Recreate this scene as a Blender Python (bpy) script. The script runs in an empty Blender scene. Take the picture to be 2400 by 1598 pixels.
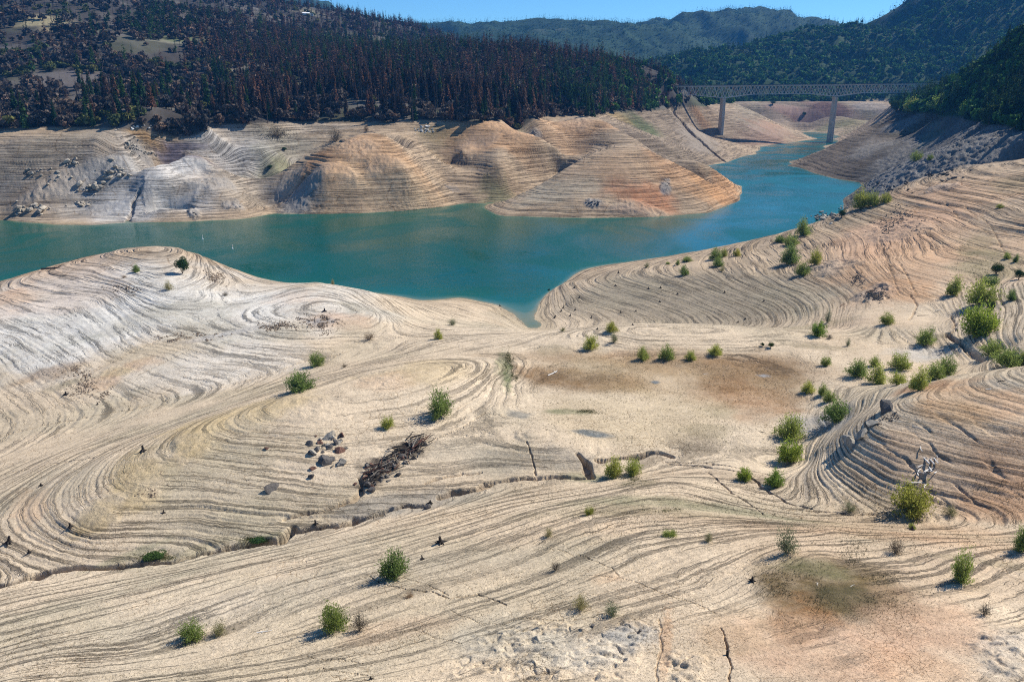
import bpy, math, random, time
import numpy as np
from mathutils import Vector, Matrix
T0 = time.time()
rnd = random.Random(7)
NP = np.random.default_rng(11)
# ------------------------------------------------------------------ camera, world, sun, exposure
CAM_H, PITCH, F_PX, CX, CY = 100.0, math.radians(18.1), 1813.0, 1200.0, 799.0
SUN_EL, SUN_AZ = math.radians(45), math.radians(62)        # azimuth clockwise from +Y
SUN_POWER, SKY_POWER, EXPOSURE = 5.0, 0.09, 0.54
sc = bpy.context.scene
cam = bpy.data.cameras.new('camera'); cam_ob = bpy.data.objects.new('camera', cam)
sc.collection.objects.link(cam_ob)
cam_ob.location = (0, 0, CAM_H); cam_ob.rotation_euler = (math.pi/2 - PITCH, 0, 0)
cam.sensor_fit = 'HORIZONTAL'; cam.sensor_width = 36.0; cam.lens = F_PX/2400*36.0
cam.clip_start = 0.5; cam.clip_end = 40000
sc.camera = cam_ob
world = bpy.data.worlds.new('World'); sc.world = world; world.use_nodes = True
wt = world.node_tree; wt.nodes.clear()
sky = wt.nodes.new('ShaderNodeTexSky'); sky.sky_type = 'NISHITA'; sky.sun_disc = False
sky.sun_elevation = SUN_EL; sky.sun_rotation = SUN_AZ; sky.altitude = 300
sky.air_density = .9; sky.dust_density = 0.0; sky.ozone_density = 3.0
bg = wt.nodes.new('ShaderNodeBackground'); bg.inputs[1].default_value = SKY_POWER
wo = wt.nodes.new('ShaderNodeOutputWorld')
grade = wt.nodes.new('ShaderNodeMix'); grade.data_type = 'RGBA'; grade.blend_type = 'MULTIPLY'; grade.inputs[0].default_value = 1
grade.inputs[7].default_value = (.50, .86, 1.12, 1)
wt.links.new(sky.outputs[0], grade.inputs[6]); wt.links.new(grade.outputs[2], bg.inputs[0]); wt.links.new(bg.outputs[0], wo.inputs[0])
sun = bpy.data.lights.new('sun', 'SUN'); sun.energy = SUN_POWER; sun.angle = math.radians(0.53)
sun.color = (1.0, 0.94, 0.84)
sun_ob = bpy.data.objects.new('sun', sun); sc.collection.objects.link(sun_ob)
sd = Vector((math.sin(SUN_AZ)*math.cos(SUN_EL), math.cos(SUN_AZ)*math.cos(SUN_EL), math.sin(SUN_EL)))
sun_ob.rotation_euler = sd.to_track_quat('Z', 'Y').to_euler(); sun_ob.location = (200, 100, 900)
sc.view_settings.view_transform = 'Standard'; sc.view_settings.look = 'None'
sc.cycles.filter_width = 1.1; sc.cycles.use_denoising = False; sc.view_settings.gamma = 1; sc.view_settings.exposure = EXPOSURE
# ------------------------------------------------------------------ sight lines (measuring the place from the photograph)
SP, CP = math.sin(PITCH), math.cos(PITCH)
def ray(px, py):
    a = (np.asarray(px, float)-CX)/F_PX; d = (np.asarray(py, float)-CY)/F_PX
    Y = CP - d*SP; Z = -SP - d*CP
    return np.arctan2(a, Y), Z/np.hypot(a, Y)              # azimuth, slope of the sight line
def pix(x, y, z):
    fwd = y*CP + (CAM_H-z)*SP; dn = -y*SP + (CAM_H-z)*CP
    return CX + F_PX*x/fwd, CY + F_PX*dn/fwd
# ------------------------------------------------------------------ noise
def _h(ix, iy, seed):
    h = (ix*374761393 + iy*668265263 + seed*1442695041).astype(np.uint32)
    h = (h ^ (h >> 13))*np.uint32(1274126177)
    return (h ^ (h >> 16)).astype(np.float32)*(1/4294967295.0)
def vnoise(x, y, seed=0):
    fx = np.floor(x); fy = np.floor(y)
    ix = fx.astype(np.int64); iy = fy.astype(np.int64)
    tx = (x-fx).astype(np.float32); ty = (y-fy).astype(np.float32)
    tx = tx*tx*(3-2*tx); ty = ty*ty*(3-2*ty)
    a = _h(ix, iy, seed); b = _h(ix+1, iy, seed); c = _h(ix, iy+1, seed); d = _h(ix+1, iy+1, seed)
    return (a+(b-a)*tx)*(1-ty) + (c+(d-c)*tx)*ty
def fbm(x, y, octs=4, seed=0, gain=.5):
    s = 0; a = 1; t = 0
    for o in range(octs):
        s = s + a*(vnoise(x, y, seed+o*17)*2-1); t += a; a *= gain
        x, y = (x*.8-y*.6)*2.03+5.1, (x*.6+y*.8)*2.03+1.7
    return s/t
def sstep(a, b, x):
    t = np.clip((x-a)/(b-a), 0, 1); return t*t*(3-2*t)
# ------------------------------------------------------------------ relief: ridge, valley and shore lines read off the photograph
L = []
def ln(*pts, n=2): L.append((pts, n))
# near slope and knoll
ln((-200,1640,29),(0,1598,31),(600,1598,35),(1200,1598,38),(1700,1598,40.5),(1950,1598,41.5),(2400,1598,44),(2600,1598,45))
ln((0,1470,24.5),(660,1400,29),(1200,1327,31.3),(1500,1290,33.5))
ln((0,1400,17),(350,1345,19.5),(740,1270,21.5),(1200,1180,25.5),(1560,1130,27.5))
ln((-250,1420,11),(0,1368,13.5),(229,1330,15),(400,1305,16),(640,1265,17.8),(740,1235,18.6),(900,1190,20),(1100,1150,21.4),(1240,1125,22),(1400,1112,22.4),(1560,1075,23),(1700,1085,24),(1800,1115,25.2),(1890,1190,27.5),(2000,1194,28.5),(2100,1196,29.5),(2250,1194,31),(2400,1190,33),(2600,1190,35))
ln((1950,1380,38.8),(1950,1300,37.2),(1950,1240,34.5)); ln((1650,1390,36.5),(1700,1310,35.4),(1860,1290,36.6),(2170,1330,38.4),(2400,1400,41))
ln((1500,1450,37),(1700,1480,39),(2000,1480,40),(2300,1480,42)); ln((1650,1230,32),(1900,1240,33.5),(2200,1260,36),(2400,1280,38.5))
ln((1300,1450,35.5),(900,1500,33.5),(300,1520,28.8))
# bare spur in the middle left
ln((-150,1300,12.5),(0,1270,14.5),(100,1240,16.2),(229,1204,18.8),(330,1090,21.5),(460,1010,24),(600,965,26),(700,940,27),(800,918,27.5),(900,890,28),(1000,866,28),(1100,855,27.3),(1160,860,25.8),n=1)
ln((229,1260,17.1),(460,1180,19.6),(800,1100,23),(1100,1040,24.2),(1180,1010,24.6))
ln((500,1240,17.9),(800,1170,20.9),(1050,1110,22.6)); ln((1190,900,24),(1215,960,23.6))
ln((800,1000,25.6),(1000,960,25.9),(1120,940,25)); ln((460,1090,22.1),(700,1040,24.3))
ln((1250,1015,25.4),(1330,1040,24.6)); ln((1300,1070,23.8),(1370,1080,23.4))
# second gully, behind the spur
ln((-200,1070,3),(0,1020,5.5),(194,978,8),(484,917,11.2),(640,870,13),(795,830,14.8),(900,822,15.8),(1020,800,17),(1120,790,17.8),(1210,782,18))
ln((0,1140,11.5),(200,1060,14.5),(500,960,17.5),(700,895,20.5),(900,850,21.5),(1050,825,21.5))
# dry basin
for y, z in ((1040,23.2),(960,23),(880,23),(835,23.4)): ln((1260 if y < 1000 else 1420,y,z),(1500,y,z),(1700,y,z+.2),(1880,y,z+.9))
ln((1290,776,22),(1400,773,25),(1500,774,26),(1700,776,26),(1850,780,25.5),(1930,785,25)); ln((1300,800,23.4),(1500,800,25),(1700,803,24.8),(1850,806,24.6))
ln((1240,778,16),(1270,776,19))
ln((1950,830,25),(2100,850,26),(2180,880,27)); ln((2000,880,26),(2080,900,27)); ln((1960,940,26.3),(2000,910,27.6))
# striped bank at the right
ln((1960,960,28),(2000,935,30),(2060,915,34),(2150,895,38.5),(2250,880,41.5),(2330,868,43.5),(2400,860,45.5),(2600,845,48),n=2)
ln((2040,880,27.5,185),(2200,860,29,185),(2400,840,34,172))
ln((1925,1045,28.3),(1975,1010,31.8),(2030,975,35.8),(2090,950,39)); ln((1950,1110,29.3),(2100,1100,33.3),(2250,1100,34.8),(2400,1100,36.3),(2600,1100,38)); ln((2060,1000,37),(2250,1000,39.4),(2400,1000,41),(2600,1000,43)); ln((2150,950,40.6),(2250,945,41.6),(2400,940,43),(2600,930,45.5))
ln((1930,1000,25.4),(1900,1040,25.2),(1890,1080,25.2))
# striped slope by the inlet and the long hill at the right
ln((1240,765,0),(1256,730,0),(1262,710,0),(1285,685,0),(1300,676,0),n=1)
ln((1285,771,3,300),(1400,772,4.5),(1560,772,7),(1700,770,10.5),(1800,768,14),(1900,764,18),(1980,766,22.2))
ln((1310,668,3.2),(1400,640,6.5),(1500,618,10),(1600,603,13),(1700,590,16.5),(1800,560,20.5),(1900,527,25),(2000,484,31),(2100,443,37),(2250,408,43.5),(2400,381,50),(2550,350,57),n=2)
ln((1340,640,-3,455),(1500,600,-4,480),(1700,580,-3,495),(1850,545,0,505),(1900,522,0,530),(1960,490,1,590),(2060,450,10,620),(2250,400,30,610),(2400,380,44,600),n=1)
ln((1350,710,4.5),(1420,700,6.3),(1500,695,8),(1600,690,10.5)); ln((1700,680,14),(1800,680,16.5),(1900,680,19),(2000,680,23),(2100,690,27))
ln((1700,640,16),(1850,620,20),(2000,600,27),(2150,600,32.3)); ln((1950,550,26),(2100,520,33.5),(2250,500,40),(2400,500,45.5))
ln((2020,740,24),(2100,760,26),(2180,790,26.8),(2250,822,28.2),(2330,835,31)); ln((2200,740,27),(2225,690,29),(2290,640,32),(2350,590,35.5),(2400,560,38))
ln((2290,760,31),(2400,740,36.5),(2400,800,37.5),(2550,760,42)); ln((2330,700,33.5),(2400,660,37)); ln((2100,650,29),(2190,640,31))
# the two low hills at the left
ln((-200,740,6),(0,682,12),(100,641,15.3),(200,606,19),(290,582,21.4),(365,574,22.2),(420,580,20.8),(450,590,19),(550,630,9),(610,652,3),(655,664,0),n=1)
ln((-200,715,-3,390),(0,660,-2,410),(200,590,0,445),(365,560,2,450),(500,590,-2,440),(680,640,-5,425),(860,655,-6,410),(1000,680,-4,400))
ln((230,625,17.8),(350,655,18.6),(440,700,17)); ln((102,655,14.6),(255,685,14.4),(316,740,14),(387,785,13.9),(510,818,14),(713,838,14.2))
ln((0,712,11),(130,762,11),(255,855,10.8),(400,900,10.9)); ln((0,800,8.6),(100,880,8.4),(250,950,8.6)); ln((0,900,6.6),(-150,900,4))
ln((500,680,16),(560,700,15.4)); ln((660,668,14),(740,661,15),(860,681,12.5),(930,700,7),(975,706,2.5)); ln((640,720,17.5),(765,715,18.8),(860,730,17.5)); ln((700,780,16.4),(850,780,16))
ln((985,703,0),(1080,698,0),(1170,715,0),(1210,740,0),(1240,765,0)); ln((950,740,12),(1000,760,12.3),(1080,745,6),(1150,752,4)); ln((1060,770,13),(1180,768,10))
# far shore: waterline
ln((-200,540,0),(0,516,0),(60,521,0),(130,527,0),(210,528,0),(300,522,0),(430,520,0),(560,514,0),(650,501,0),(750,502,0),(850,500,0),(950,494,0),(1030,486,0),(1100,476,0),(1135,477,0),(1138,490,0),(1170,505,0),(1300,510,0),(1400,511,0),(1500,510,0),(1600,504,0),(1660,499,0),(1690,488,0),(1733,470,0),(1736,462,0),n=1)
ln((-200,450,19),(100,450,19.5)); ln((-200,400,35),(100,400,35),(230,400,34)); ln((-200,350,51),(100,350,51),(300,345,52)); ln((-200,302,66),(100,302,66),(300,300,66.5),(480,294,67))
ln((200,478,9.5),(300,440,21),(380,390,33.5),(430,368,41.3),(520,398,31.5),(600,438,16),(640,474,4),n=1)
ln((430,355,44,705),(340,395,35),(540,385,28,712),(600,420,18,703),(640,460,4,688)); ln((600,350,45),(600,320,55),(540,335,50)); ln((220,508,2),(300,500,4),(430,490,6.9),(560,490,5.5)); ln((250,484,8),(330,472,12),(430,440,20.4),(520,450,16.8))
ln((640,430,17,700),(700,376,37),(750,349,46.5),(800,325,55),(860,311,60.5),(900,315,59),(940,335,50),(1000,390,30.3),(1050,425,16),(1100,452,8),(1120,467,3),n=1)
ln((700,360,34,775),(800,325,47,785),(860,300,57,790)); ln((860,400,32),(760,400,33),(960,420,25))
ln((918,287,66),(1008,358,39.4),(1070,408,21.8),(1120,448,9),(1140,474,0),n=1)
ln((1200,450,6),(1250,428,11.5),(1280,415,15),(1355,371,27.5)); ln((1060,380,29.5),(1120,400,24.2))
ln((480,292,66.5),(600,290,66.5),(700,287,66),(850,284,66.5)); ln((1120,345,43),(1080,355,40)); ln((1120,292,64),(1180,285,65.5),(1270,338,45.5),(1340,364,33.5),n=1); ln((1180,350,42.5),(1180,400,25.5)); ln((1280,335,38,880),(1340,352,33,905))
ln((1290,300,57),(1300,278,64),(1400,271,65.5),(1440,297,57),(1490,327,45)); ln((1480,322,40,935),(1420,290,56,1010))
ln((1150,482,2),(1250,437,14.5),(1340,381,34),(1420,345,46.5),(1486,333,50.5),(1560,370,38.5),(1640,414,22),(1700,444,9.5),(1733,463,1),n=1)
ln((1350,360,30,800),(1420,335,42,830)); ln((1400,430,21.5),(1500,430,22.3),(1600,450,14.4))
ln((1600,376,34),(1680,405,20),(1736,435,.5),n=1); ln((1560,380,31,760),(1640,410,19,765),(1705,440,7,772)); ln((1738,448,0,800),(1745,432,-2,870),(1700,400,-2,860),(1600,370,20,830),(1560,350,33,820))
# shore from the hills to the bridge
ln((1560,375,3,960),(1650,390,0),(1700,382,0),(1747,366,0),(1775,361,0),(1782,346,0),(1819,339,0),(1870,332,0),(1908,327,0),n=1)
ln((1600,350,21.5),(1560,340,30),(1500,300,46),(1445,272,62)); ln((1480,262,66.5),(1550,256,67)); ln((1700,345,8.5),(1697,320,14),(1640,300,29.5),(1640,262,58)); ln((1580,262,60),(1610,290,41),(1650,335,17),(1690,368,4))
ln((1720,242,66),(1800,279,35),(1860,307,15.5),(1905,326,1),n=1); ln((1730,250,50,2050),(1860,290,5,1950),(1920,322,-3,1850))
ln((1880,310,0,1900),(1880,303,0),(1960,303,0),(2060,300,3)); ln((1760,270,20,2080),(1880,285,None,2030),(2000,285,None,2040),(2100,285,None,2050)); ln((1760,255,None,2110),(1880,260,None,2110),(2000,258,None,2110),(2150,258,None,2110)); ln((1740,234,None,2210),(1900,235,None,2210),(2100,236,None,2210))
# shore at the right, and an unseen hill added beyond it
ln((1960,312,-4,1700),(1940,335,-3,1500),(1900,360,-4,1250),(1857,386,0),(1900,404,0),(1953,418,0),(2012,428,0),(2040,440,0,800),(1992,457,0),(1940,490,-4,650),n=1)
ln((1857,384,2),(1960,335,25,1150),(2050,290,47,1230),(2095,263,65),(2160,255,68,1270),n=1); ln((1960,330,5,1400),(2050,285,25,1460),(2120,255,50,1480)); ln((2200,200,100,1640),(2300,190,110,1640),(2120,210,80,1600))
ln((2235,270,66.5),(2295,291,66.5),(2400,309,66.5),(2500,318,68)); ln((2000,400,9),(2100,380,21),(2100,340,34.5),(2180,330,41)); ln((1992,455,1),(2050,424,11),(2146,371,36,745),(2200,360,42))
ln((2250,340,54),(2400,345,57),(2550,350,62)); ln((2520,240,104,700),(2620,200,118,720)); ln((2700,200,150,690),(2800,150,190,760)); ln((2600,330,74,600),(2750,330,100,590))  # points past the right edge raise an unseen hill, added to shade this slope
# water depth
for p in ((100,600),(400,545),(800,600),(1000,580),(1300,600),(1500,560),(1800,480),(1800,420)): ln((*p,-14),n=0)
ln((1240,700,-5),n=0); ln((1780,375,-4),n=0)
# burnt slopes
for y, r in ((250,850),(200,950),(140,1080),(80,1230),(20,1420)): ln((-300,y,None,r),(0,y,None,r),(250,y,None,r+20),(450,y,None,r+90))
ln((650,250,None,880),(900,250,None,890),(1150,250,None,930),(1300,240,None,1080)); ln((600,180,None,1050),(900,180,None,1070),(1150,180,None,1130),(1400,190,None,1250),(1520,215,None,1350))
ln((700,120,None,1330),(900,130,None,1280),(1080,112,None,1400),(1200,106,None,1420),(1300,124,None,1430),(1400,148,None,1440),(1500,178,None,1450),(1570,206,None,1450)); ln((1050,100,120,1800),(1250,110,100,1850),(1450,150,85,1800),(1590,200,75,1700),n=1)
ln((500,0,None,1900),(570,2,None,2000),(700,22,None,2100),(850,42,None,2200),(950,58,None,2250),(1010,78,None,2250)); ln((0,-60,None,1700),(300,-60,None,1900)); ln((550,-20,290,2600),(900,30,240,2800),(1020,70,180,2700))
ln((600,60,None,1650),(800,85,None,1750),(930,100,None,1800)); ln((-300,-200,None,2600),(200,-200,None,2800)); ln((0,-250,None,6000),(400,-150,None,6000))
# mountains
ln((700,60,None,4700),(980,66,None,4600),(1130,66,None,4600),(1280,57,None,4600),(1340,68,None,4700),(1400,74,None,4900),(1506,62,None,5000),(1591,56,None,5000),(1676,33,None,5000),(1782,35,None,5000),(1952,43,None,5000),(2100,60,None,5000),(2400,60,None,5200),n=1)
ln((1000,120,None,3600),(1200,125,None,3500),(1400,135,None,3500),(1650,130,None,3700),(1850,120,None,3900)); ln((1100,150,120,2900),(1400,170,120,2900),(1650,150,150,3300),(1900,120,200,3500),(2100,80,250,3700))
ln((1560,140,None,2650),(1697,127,None,2700),(1825,104,None,2800),(1994,52,None,2950),(2060,28,None,2980),(2110,6,None,3000),(2250,-50,None,3050),(2400,-110,None,3050),(2700,-150,None,3050))
ln((1600,190,None,2330),(1800,198,None,2300),(2000,198,None,2330),(2150,195,None,2330),(2500,190,None,2200)); ln((1640,160,None,2500),(1850,150,None,2500),(2100,120,None,2520),(2400,60,None,2520),(2700,40,None,2500))
ln((2170,232,85,1230),(2240,200,None,1150),(2300,185,None,960),(2400,165,None,860),(2600,110,None,830)); ln((2300,150,95,1500),(2500,150,110,1400))
for y in (60,): ln((1000,y,250,7500),(1400,y,300,7500),(2000,y,300,7500),(2600,y,400,6000))
ctl = []
for pts, n in L:
    for i in range(len(pts)):
        a = pts[i]; seq = [0.0]
        if i < len(pts)-1: seq = [k/(n+1) for k in range(n+1)] if n else [0.0]
        b = pts[min(i+1, len(pts)-1)]
        for t in seq:
            px = a[0]+(b[0]-a[0])*t; py = a[1]+(b[1]-a[1])*t
            az, sl = ray(px, py)
            ra = (lambda q: q[3]/math.cos(float(ray(q[0], q[1])[0])) if len(q) > 3 else (q[2]-CAM_H)/float(ray(q[0], q[1])[1]))
            if len(a) > 3 or len(b) > 3:
                r = ra(a)*(1-t)+ra(b)*t
                z = CAM_H + r*float(sl) if (a[2] is None) else None
                if z is None:
                    zb = b[2] if b[2] is not None else a[2]; z = a[2]+(zb-a[2])*t
            else:
                z = a[2]+(b[2]-a[2])*t
                r = (z-CAM_H)/float(sl)
            assert r > 0, (px, py, z)
            ctl.append((float(az), math.log(r), z))
for az in (-1.3, -1.0, 1.0, 1.3):                       # beyond the frame on both sides, and behind the viewer
    for r, z in ((30,46),(80,38+8*(az>0)),(160,28+18*(az>0)),(300,25+20*(az>0)),(600,40),(1200,140),(2500,260),(6000,400)): ctl.append((az, math.log(r), z))
for az in (-.6, 0, .6): ctl.append((az, math.log(30), 46.5)); ctl.append((az, math.log(14), 50))
for az in (-.9, -.6, -.3, 0, .3, .6, .9): ctl.append((az, math.log(9500), 250))
ctl = np.array(ctl)
# merge near-duplicate points
keep = []
for c in ctl:
    if all((abs(c[0]-k[0]) > 2e-3) or (abs(c[1]-k[1]) > 4e-3) for k in keep): keep.append(c)
ctl = np.array(keep); N = len(ctl)
def U(r2): return np.where(r2 > 0, r2*np.log(np.maximum(r2, 1e-12)), 0)
P = np.c_[ctl[:,0], ctl[:,1]]
K = U(((P[:,None,:]-P[None,:,:])**2).sum(-1))
# points far away may be honoured less exactly
K[np.arange(N), np.arange(N)] += 2e-5
Q = np.c_[np.ones(N), P]
A = np.zeros((N+3, N+3)); A[:N,:N] = K; A[:N,N:] = Q; A[N:,:N] = Q.T
# work with heights scaled by distance (angles), so near and far relief weigh alike
rhs = np.r_[(ctl[:,2]-CAM_H)/np.exp(ctl[:,1]), 0, 0, 0]
W = np.linalg.solve(A, rhs)
res = np.abs((K-2e-5*np.eye(N))@W[:N]+Q@W[N:]-rhs[:N])*np.exp(ctl[:,1])
for i in np.argsort(-res)[:12]: print('resid', [round(float(v),2) for v in pix(math.exp(ctl[i,1])*math.sin(ctl[i,0]), math.exp(ctl[i,1])*math.cos(ctl[i,0]), ctl[i,2])], round(ctl[i,2],1), round(math.exp(ctl[i,1])), round(float(res[i]),2))
print('controls', N, 'max resid', np.abs((K-2e-5*np.eye(N))@W[:N]+Q@W[N:]-rhs[:N]).max())
def tps(az, lr):
    out = np.empty(az.shape); a = az.ravel(); b = lr.ravel(); o = out.ravel()
    for s in range(0, len(a), 20000):
        d2 = (a[s:s+20000,None]-P[None,:,0])**2 + (b[s:s+20000,None]-P[None,:,1])**2
        o[s:s+20000] = U(d2)@W[:N] + W[N] + W[N+1]*a[s:s+20000] + W[N+2]*b[s:s+20000]
    return out
# fine polar grid
Q_ = globals().get('QUICK', 1.0)
def build_axis():
    s1 = np.linspace(-1.25, -.70, 26)[:-1]; s3 = np.linspace(.70, 1.25, 26)[1:]
    s2 = np.linspace(-.70, .70, int(1450*Q_)); AZ = np.r_[s1, s2, s3]
    lr = [math.log(14)]
    while lr[-1] < math.log(6100):
        r = math.exp(lr[-1])
        st = .02 if r < 56 else .0017 if r < 1000 else .0035 if r < 2900 else .008
        lr.append(lr[-1]+st/(Q_ if r > 56 else 1))
    return AZ, np.array(lr)
AZ, LR = build_axis(); NA, NR = len(AZ), len(LR); RR = np.exp(LR)
print('grid', NA, NR, NA*NR)
ca = np.linspace(-1.26, 1.26, 380); cl = np.linspace(LR[0]-.02, LR[-1]+.02, 900)
coarse = tps(*np.meshgrid(ca, cl))          # [lr, az]
def cubw(c, x):
    h = c[1]-c[0]; t = (x-c[0])/h; i = np.clip(np.floor(t).astype(int), 1, len(c)-3); f = t-i
    w = np.stack([-.5*f+f*f-.5*f**3, 1-2.5*f*f+1.5*f**3, .5*f+2*f*f-1.5*f**3, -.5*f*f+.5*f**3])
    return i, w
ia, wa = cubw(ca, AZ); il, wl = cubw(cl, LR)
tmp = sum(coarse[:, ia+k-1]*wa[k][None,:] for k in range(4))
S = sum(tmp[il+k-1, :]*wl[k][:,None] for k in range(4))
Z0 = (S*RR[:,None] + CAM_H)
X = (RR[:,None]*np.sin(AZ)[None,:]); Y = (RR[:,None]*np.cos(AZ)[None,:])
print('base', time.time()-T0)
# ------------------------------------------------------------------ relief detail, soil colours
LRg = np.broadcast_to(LR[:,None], Z0.shape); AZg = np.broadcast_to(AZ[None,:], Z0.shape)
def hit(px, py, Z=None, rmin=20):
    """first ground point met along the sight line of a photograph pixel"""
    Z = Z0 if Z is None else Z
    az, sl = map(float, ray(px, py))
    f = np.interp(az, AZ, np.arange(NA)); j = min(int(f), NA-2); t = f-j
    col = Z[:, j]*(1-t) + Z[:, j+1]*t
    g = np.maximum(col, 0) - (CAM_H + RR*sl)
    k = np.where((g[1:] >= 0) & (g[:-1] < 0) & (RR[1:] > rmin))[0]
    if len(k) == 0: return None
    k = k[0]; u = g[k]/(g[k]-g[k+1]); r = RR[k]+(RR[k+1]-RR[k])*u
    return Vector((r*math.sin(az), r*math.cos(az), CAM_H+r*sl))
def ground_z(x, y, Z=None):
    Z = Zf if Z is None else Z
    az = np.arctan2(x, y); lr = np.log(np.hypot(x, y))
    fa = np.clip(np.interp(az, AZ, np.arange(NA)), 0, NA-1.001); fl = np.clip(np.interp(lr, LR, np.arange(NR)), 0, NR-1.001)
    i = fl.astype(int); j = fa.astype(int); u = fl-i; v = fa-j
    return (Z[i,j]*(1-u)*(1-v)+Z[i+1,j]*u*(1-v)+Z[i,j+1]*(1-u)*v+Z[i+1,j+1]*u*v)
def lrof(v): return math.log(math.hypot(v.x, v.y))
def blob(px, py, rx, ry, ang=0, rough=.35, seed=1, soft=.5):
    """soft-edged patch of ground: (row slice, column slice, weight)"""
    c = hit(px, py)
    if c is None: return None
    az = math.atan2(c.x, c.y); l0 = lrof(c)
    a = hit(px, py+ry*.6); b = hit(px, py-ry*.6)
    la = lrof(a) if a else l0-.05; lb = lrof(b) if b else l0+.05
    hl = max(.5*(min(lb, l0+.5)-la)/.6, .004); ha = rx/F_PX/1.02*math.cos(az)
    i0, i1 = np.searchsorted(LR, [l0-2.2*hl, l0+2.2*hl]); j0, j1 = np.searchsorted(AZ, [az-2.2*ha, az+2.2*ha])
    if i1 <= i0 or j1 <= j0: return None
    sl = (slice(i0, i1), slice(j0, j1))
    u = (AZg[sl]-az)/ha; v = (LRg[sl]-l0)/hl
    if ang: cs, sn = math.cos(ang), math.sin(ang); u, v = u*cs+v*sn, -u*sn+v*cs
    s = 1.5/(ha*math.exp(l0))
    d = np.hypot(u, v) + rough*(fbm(X[sl]*s, Y[sl]*s, 4, seed)*1.6)
    return sl, (1-sstep(1-soft, 1+soft*.4, d)).astype(np.float32)
r_ = RR[:,None]
land = sstep(-3, -.3, Z0)
treeline = 66.3 + 1.2*fbm(X/40, Y/40, 3, 5) 
forest = sstep(-.5, 1.2, Z0-treeline)
far = sstep(300, 460, r_)*np.ones_like(Z0)
near = 1-far
FARG = far
# rock patches / rough rubble (px, py, rx, ry, amplitude m, darkness)
rough = np.zeros_like(Z0, dtype=np.float32); grey = np.zeros_like(rough); terr = np.ones_like(rough)
for px, py, rx, ry, am, gr in ((705,462,60,40,.6,.6),(690,420,50,30,.5,.2),(790,400,70,30,.6,.1),(352,478,14,34,.5,.9),(430,470,40,26,.35,.25),(250,490,60,18,.4,.35),(470,390,30,30,.6,.4),
        (550,480,25,14,.9,.9),(455,498,14,12,.9,.9),(840,345,60,30,.6,.2),(900,380,60,30,.5,.1),(1120,335,50,25,.3,.2),(1200,300,60,25,.7,.1),(1390,475,24,12,.9,1),(1560,440,16,22,1,.9),
        (1500,490,110,20,.7,.1),(1350,285,50,15,.7,.2),(1250,305,20,12,1,.9),(740,970,45,20,.35,0),(900,880,80,22,.5,.1),(330,1110,60,70,.4,.1),(450,1040,60,40,.35,.05),(240,1190,60,40,.3,.2),
        (700,940,90,25,.35,0),(150,890,110,16,.5,.2),(270,880,90,20,.5,.2),(560,775,160,7,.5,.6),(750,752,60,10,.8,.9),(1960,620,60,20,.8,.3),(2050,690,50,18,.9,.5),(2100,540,90,25,.6,.2),
        (2100,430,110,22,1.4,1),(2250,380,120,30,1.6,.8),(2330,350,90,30,1.3,.8),(2180,335,110,34,1.1,.5),(2050,345,60,14,.8,.5),(2120,290,60,14,1.0,.6),(2200,440,50,8,.6,.5),(900,1090,60,30,.4,.0),(950,1050,50,18,.4,.0),(500,430,60,20,.8,.7),(220,400,130,30,.9,.5),(120,440,110,30,1,.5),(330,345,35,18,1.6,.9),
        (1640,330,50,30,.8,.4),(1800,300,60,20,.6,.2),(1900,270,120,18,1,.1)):
    b = blob(px, py, rx, ry, seed=px)
    if b is None: continue
    sl, w = b; rough[sl] = np.maximum(rough[sl], w*am); grey[sl] = np.maximum(grey[sl], w*gr); terr[sl] *= 1-.9*w
# flat ground without terraces
for px, py, rx, ry in ((1550,940,380,110),(1420,960,220,95),(2000,850,170,60),(2180,860,90,35),(1950,1390,230,90),(1600,1530,500,90),(2200,1500,260,120),(100,1050,130,22),(380,975,150,20),(2100,740,130,45),(1330,800,90,12),(1750,1100,110,22)):
    b = blob(px, py, rx, ry, seed=px+py, soft=.6)
    if b: sl, w = b; terr[sl] *= 1-.93*w
terr *= 1-forest
terr *= (.62+.38*sstep(-.35, .15, fbm(X/30, Y/30, 4, 77)))*(.85+.15*sstep(-.3, .1, fbm(X/9, Y/9, 3, 79))+0*far)
def stair(z, sp, seed, riser=.24, keep=.30):
    u = z/sp; k = np.floor(u).astype(np.int64)
    def bnd(q): return q + .7*(_h(q, q*0+seed, seed)-.5)
    lo = bnd(k); k = np.where(u < lo, k-1, k); k = np.where(u >= bnd(k+1), k+1, k)
    lo = bnd(k); hi = bnd(k+1); t = (u-lo)/(hi-lo)
    amp = .15 + .85*_h(k, k*0+seed+9, seed+3)
    s = np.where(t < 1-riser, keep*t/(1-riser), keep+(1-keep)*(t-1+riser)/riser)
    return (s-t)*(hi-lo)*sp*amp, t
zw = (Z0 + .10*fbm(X/7, Y/7, 3, 21) + near*.07*fbm(X/1.1, Y/1.1, 3, 22) + .25*near*fbm(X/45, Y/45, 2, 23) + .35*far*fbm(X/70, Y/70, 2, 25)).astype(np.float32)
brk = vnoise(X/4, Y/4, 301); brk2 = vnoise(X/16, Y/16, 303)
d1, t1 = stair(zw, .36, 3); d2, t2 = stair(zw+.1, 1.15, 5); d3, t3 = stair(zw, 2.5, 8, .3)
Zf = Z0 + terr*(near*(d1*1.9*(.45+1.1*brk) + d2*1.0*(.35+.9*brk2)) + far*(d2*.95*(.5+.8*brk2) + d3*1.2*(.5+.7*brk2))).astype(np.float32)
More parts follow.
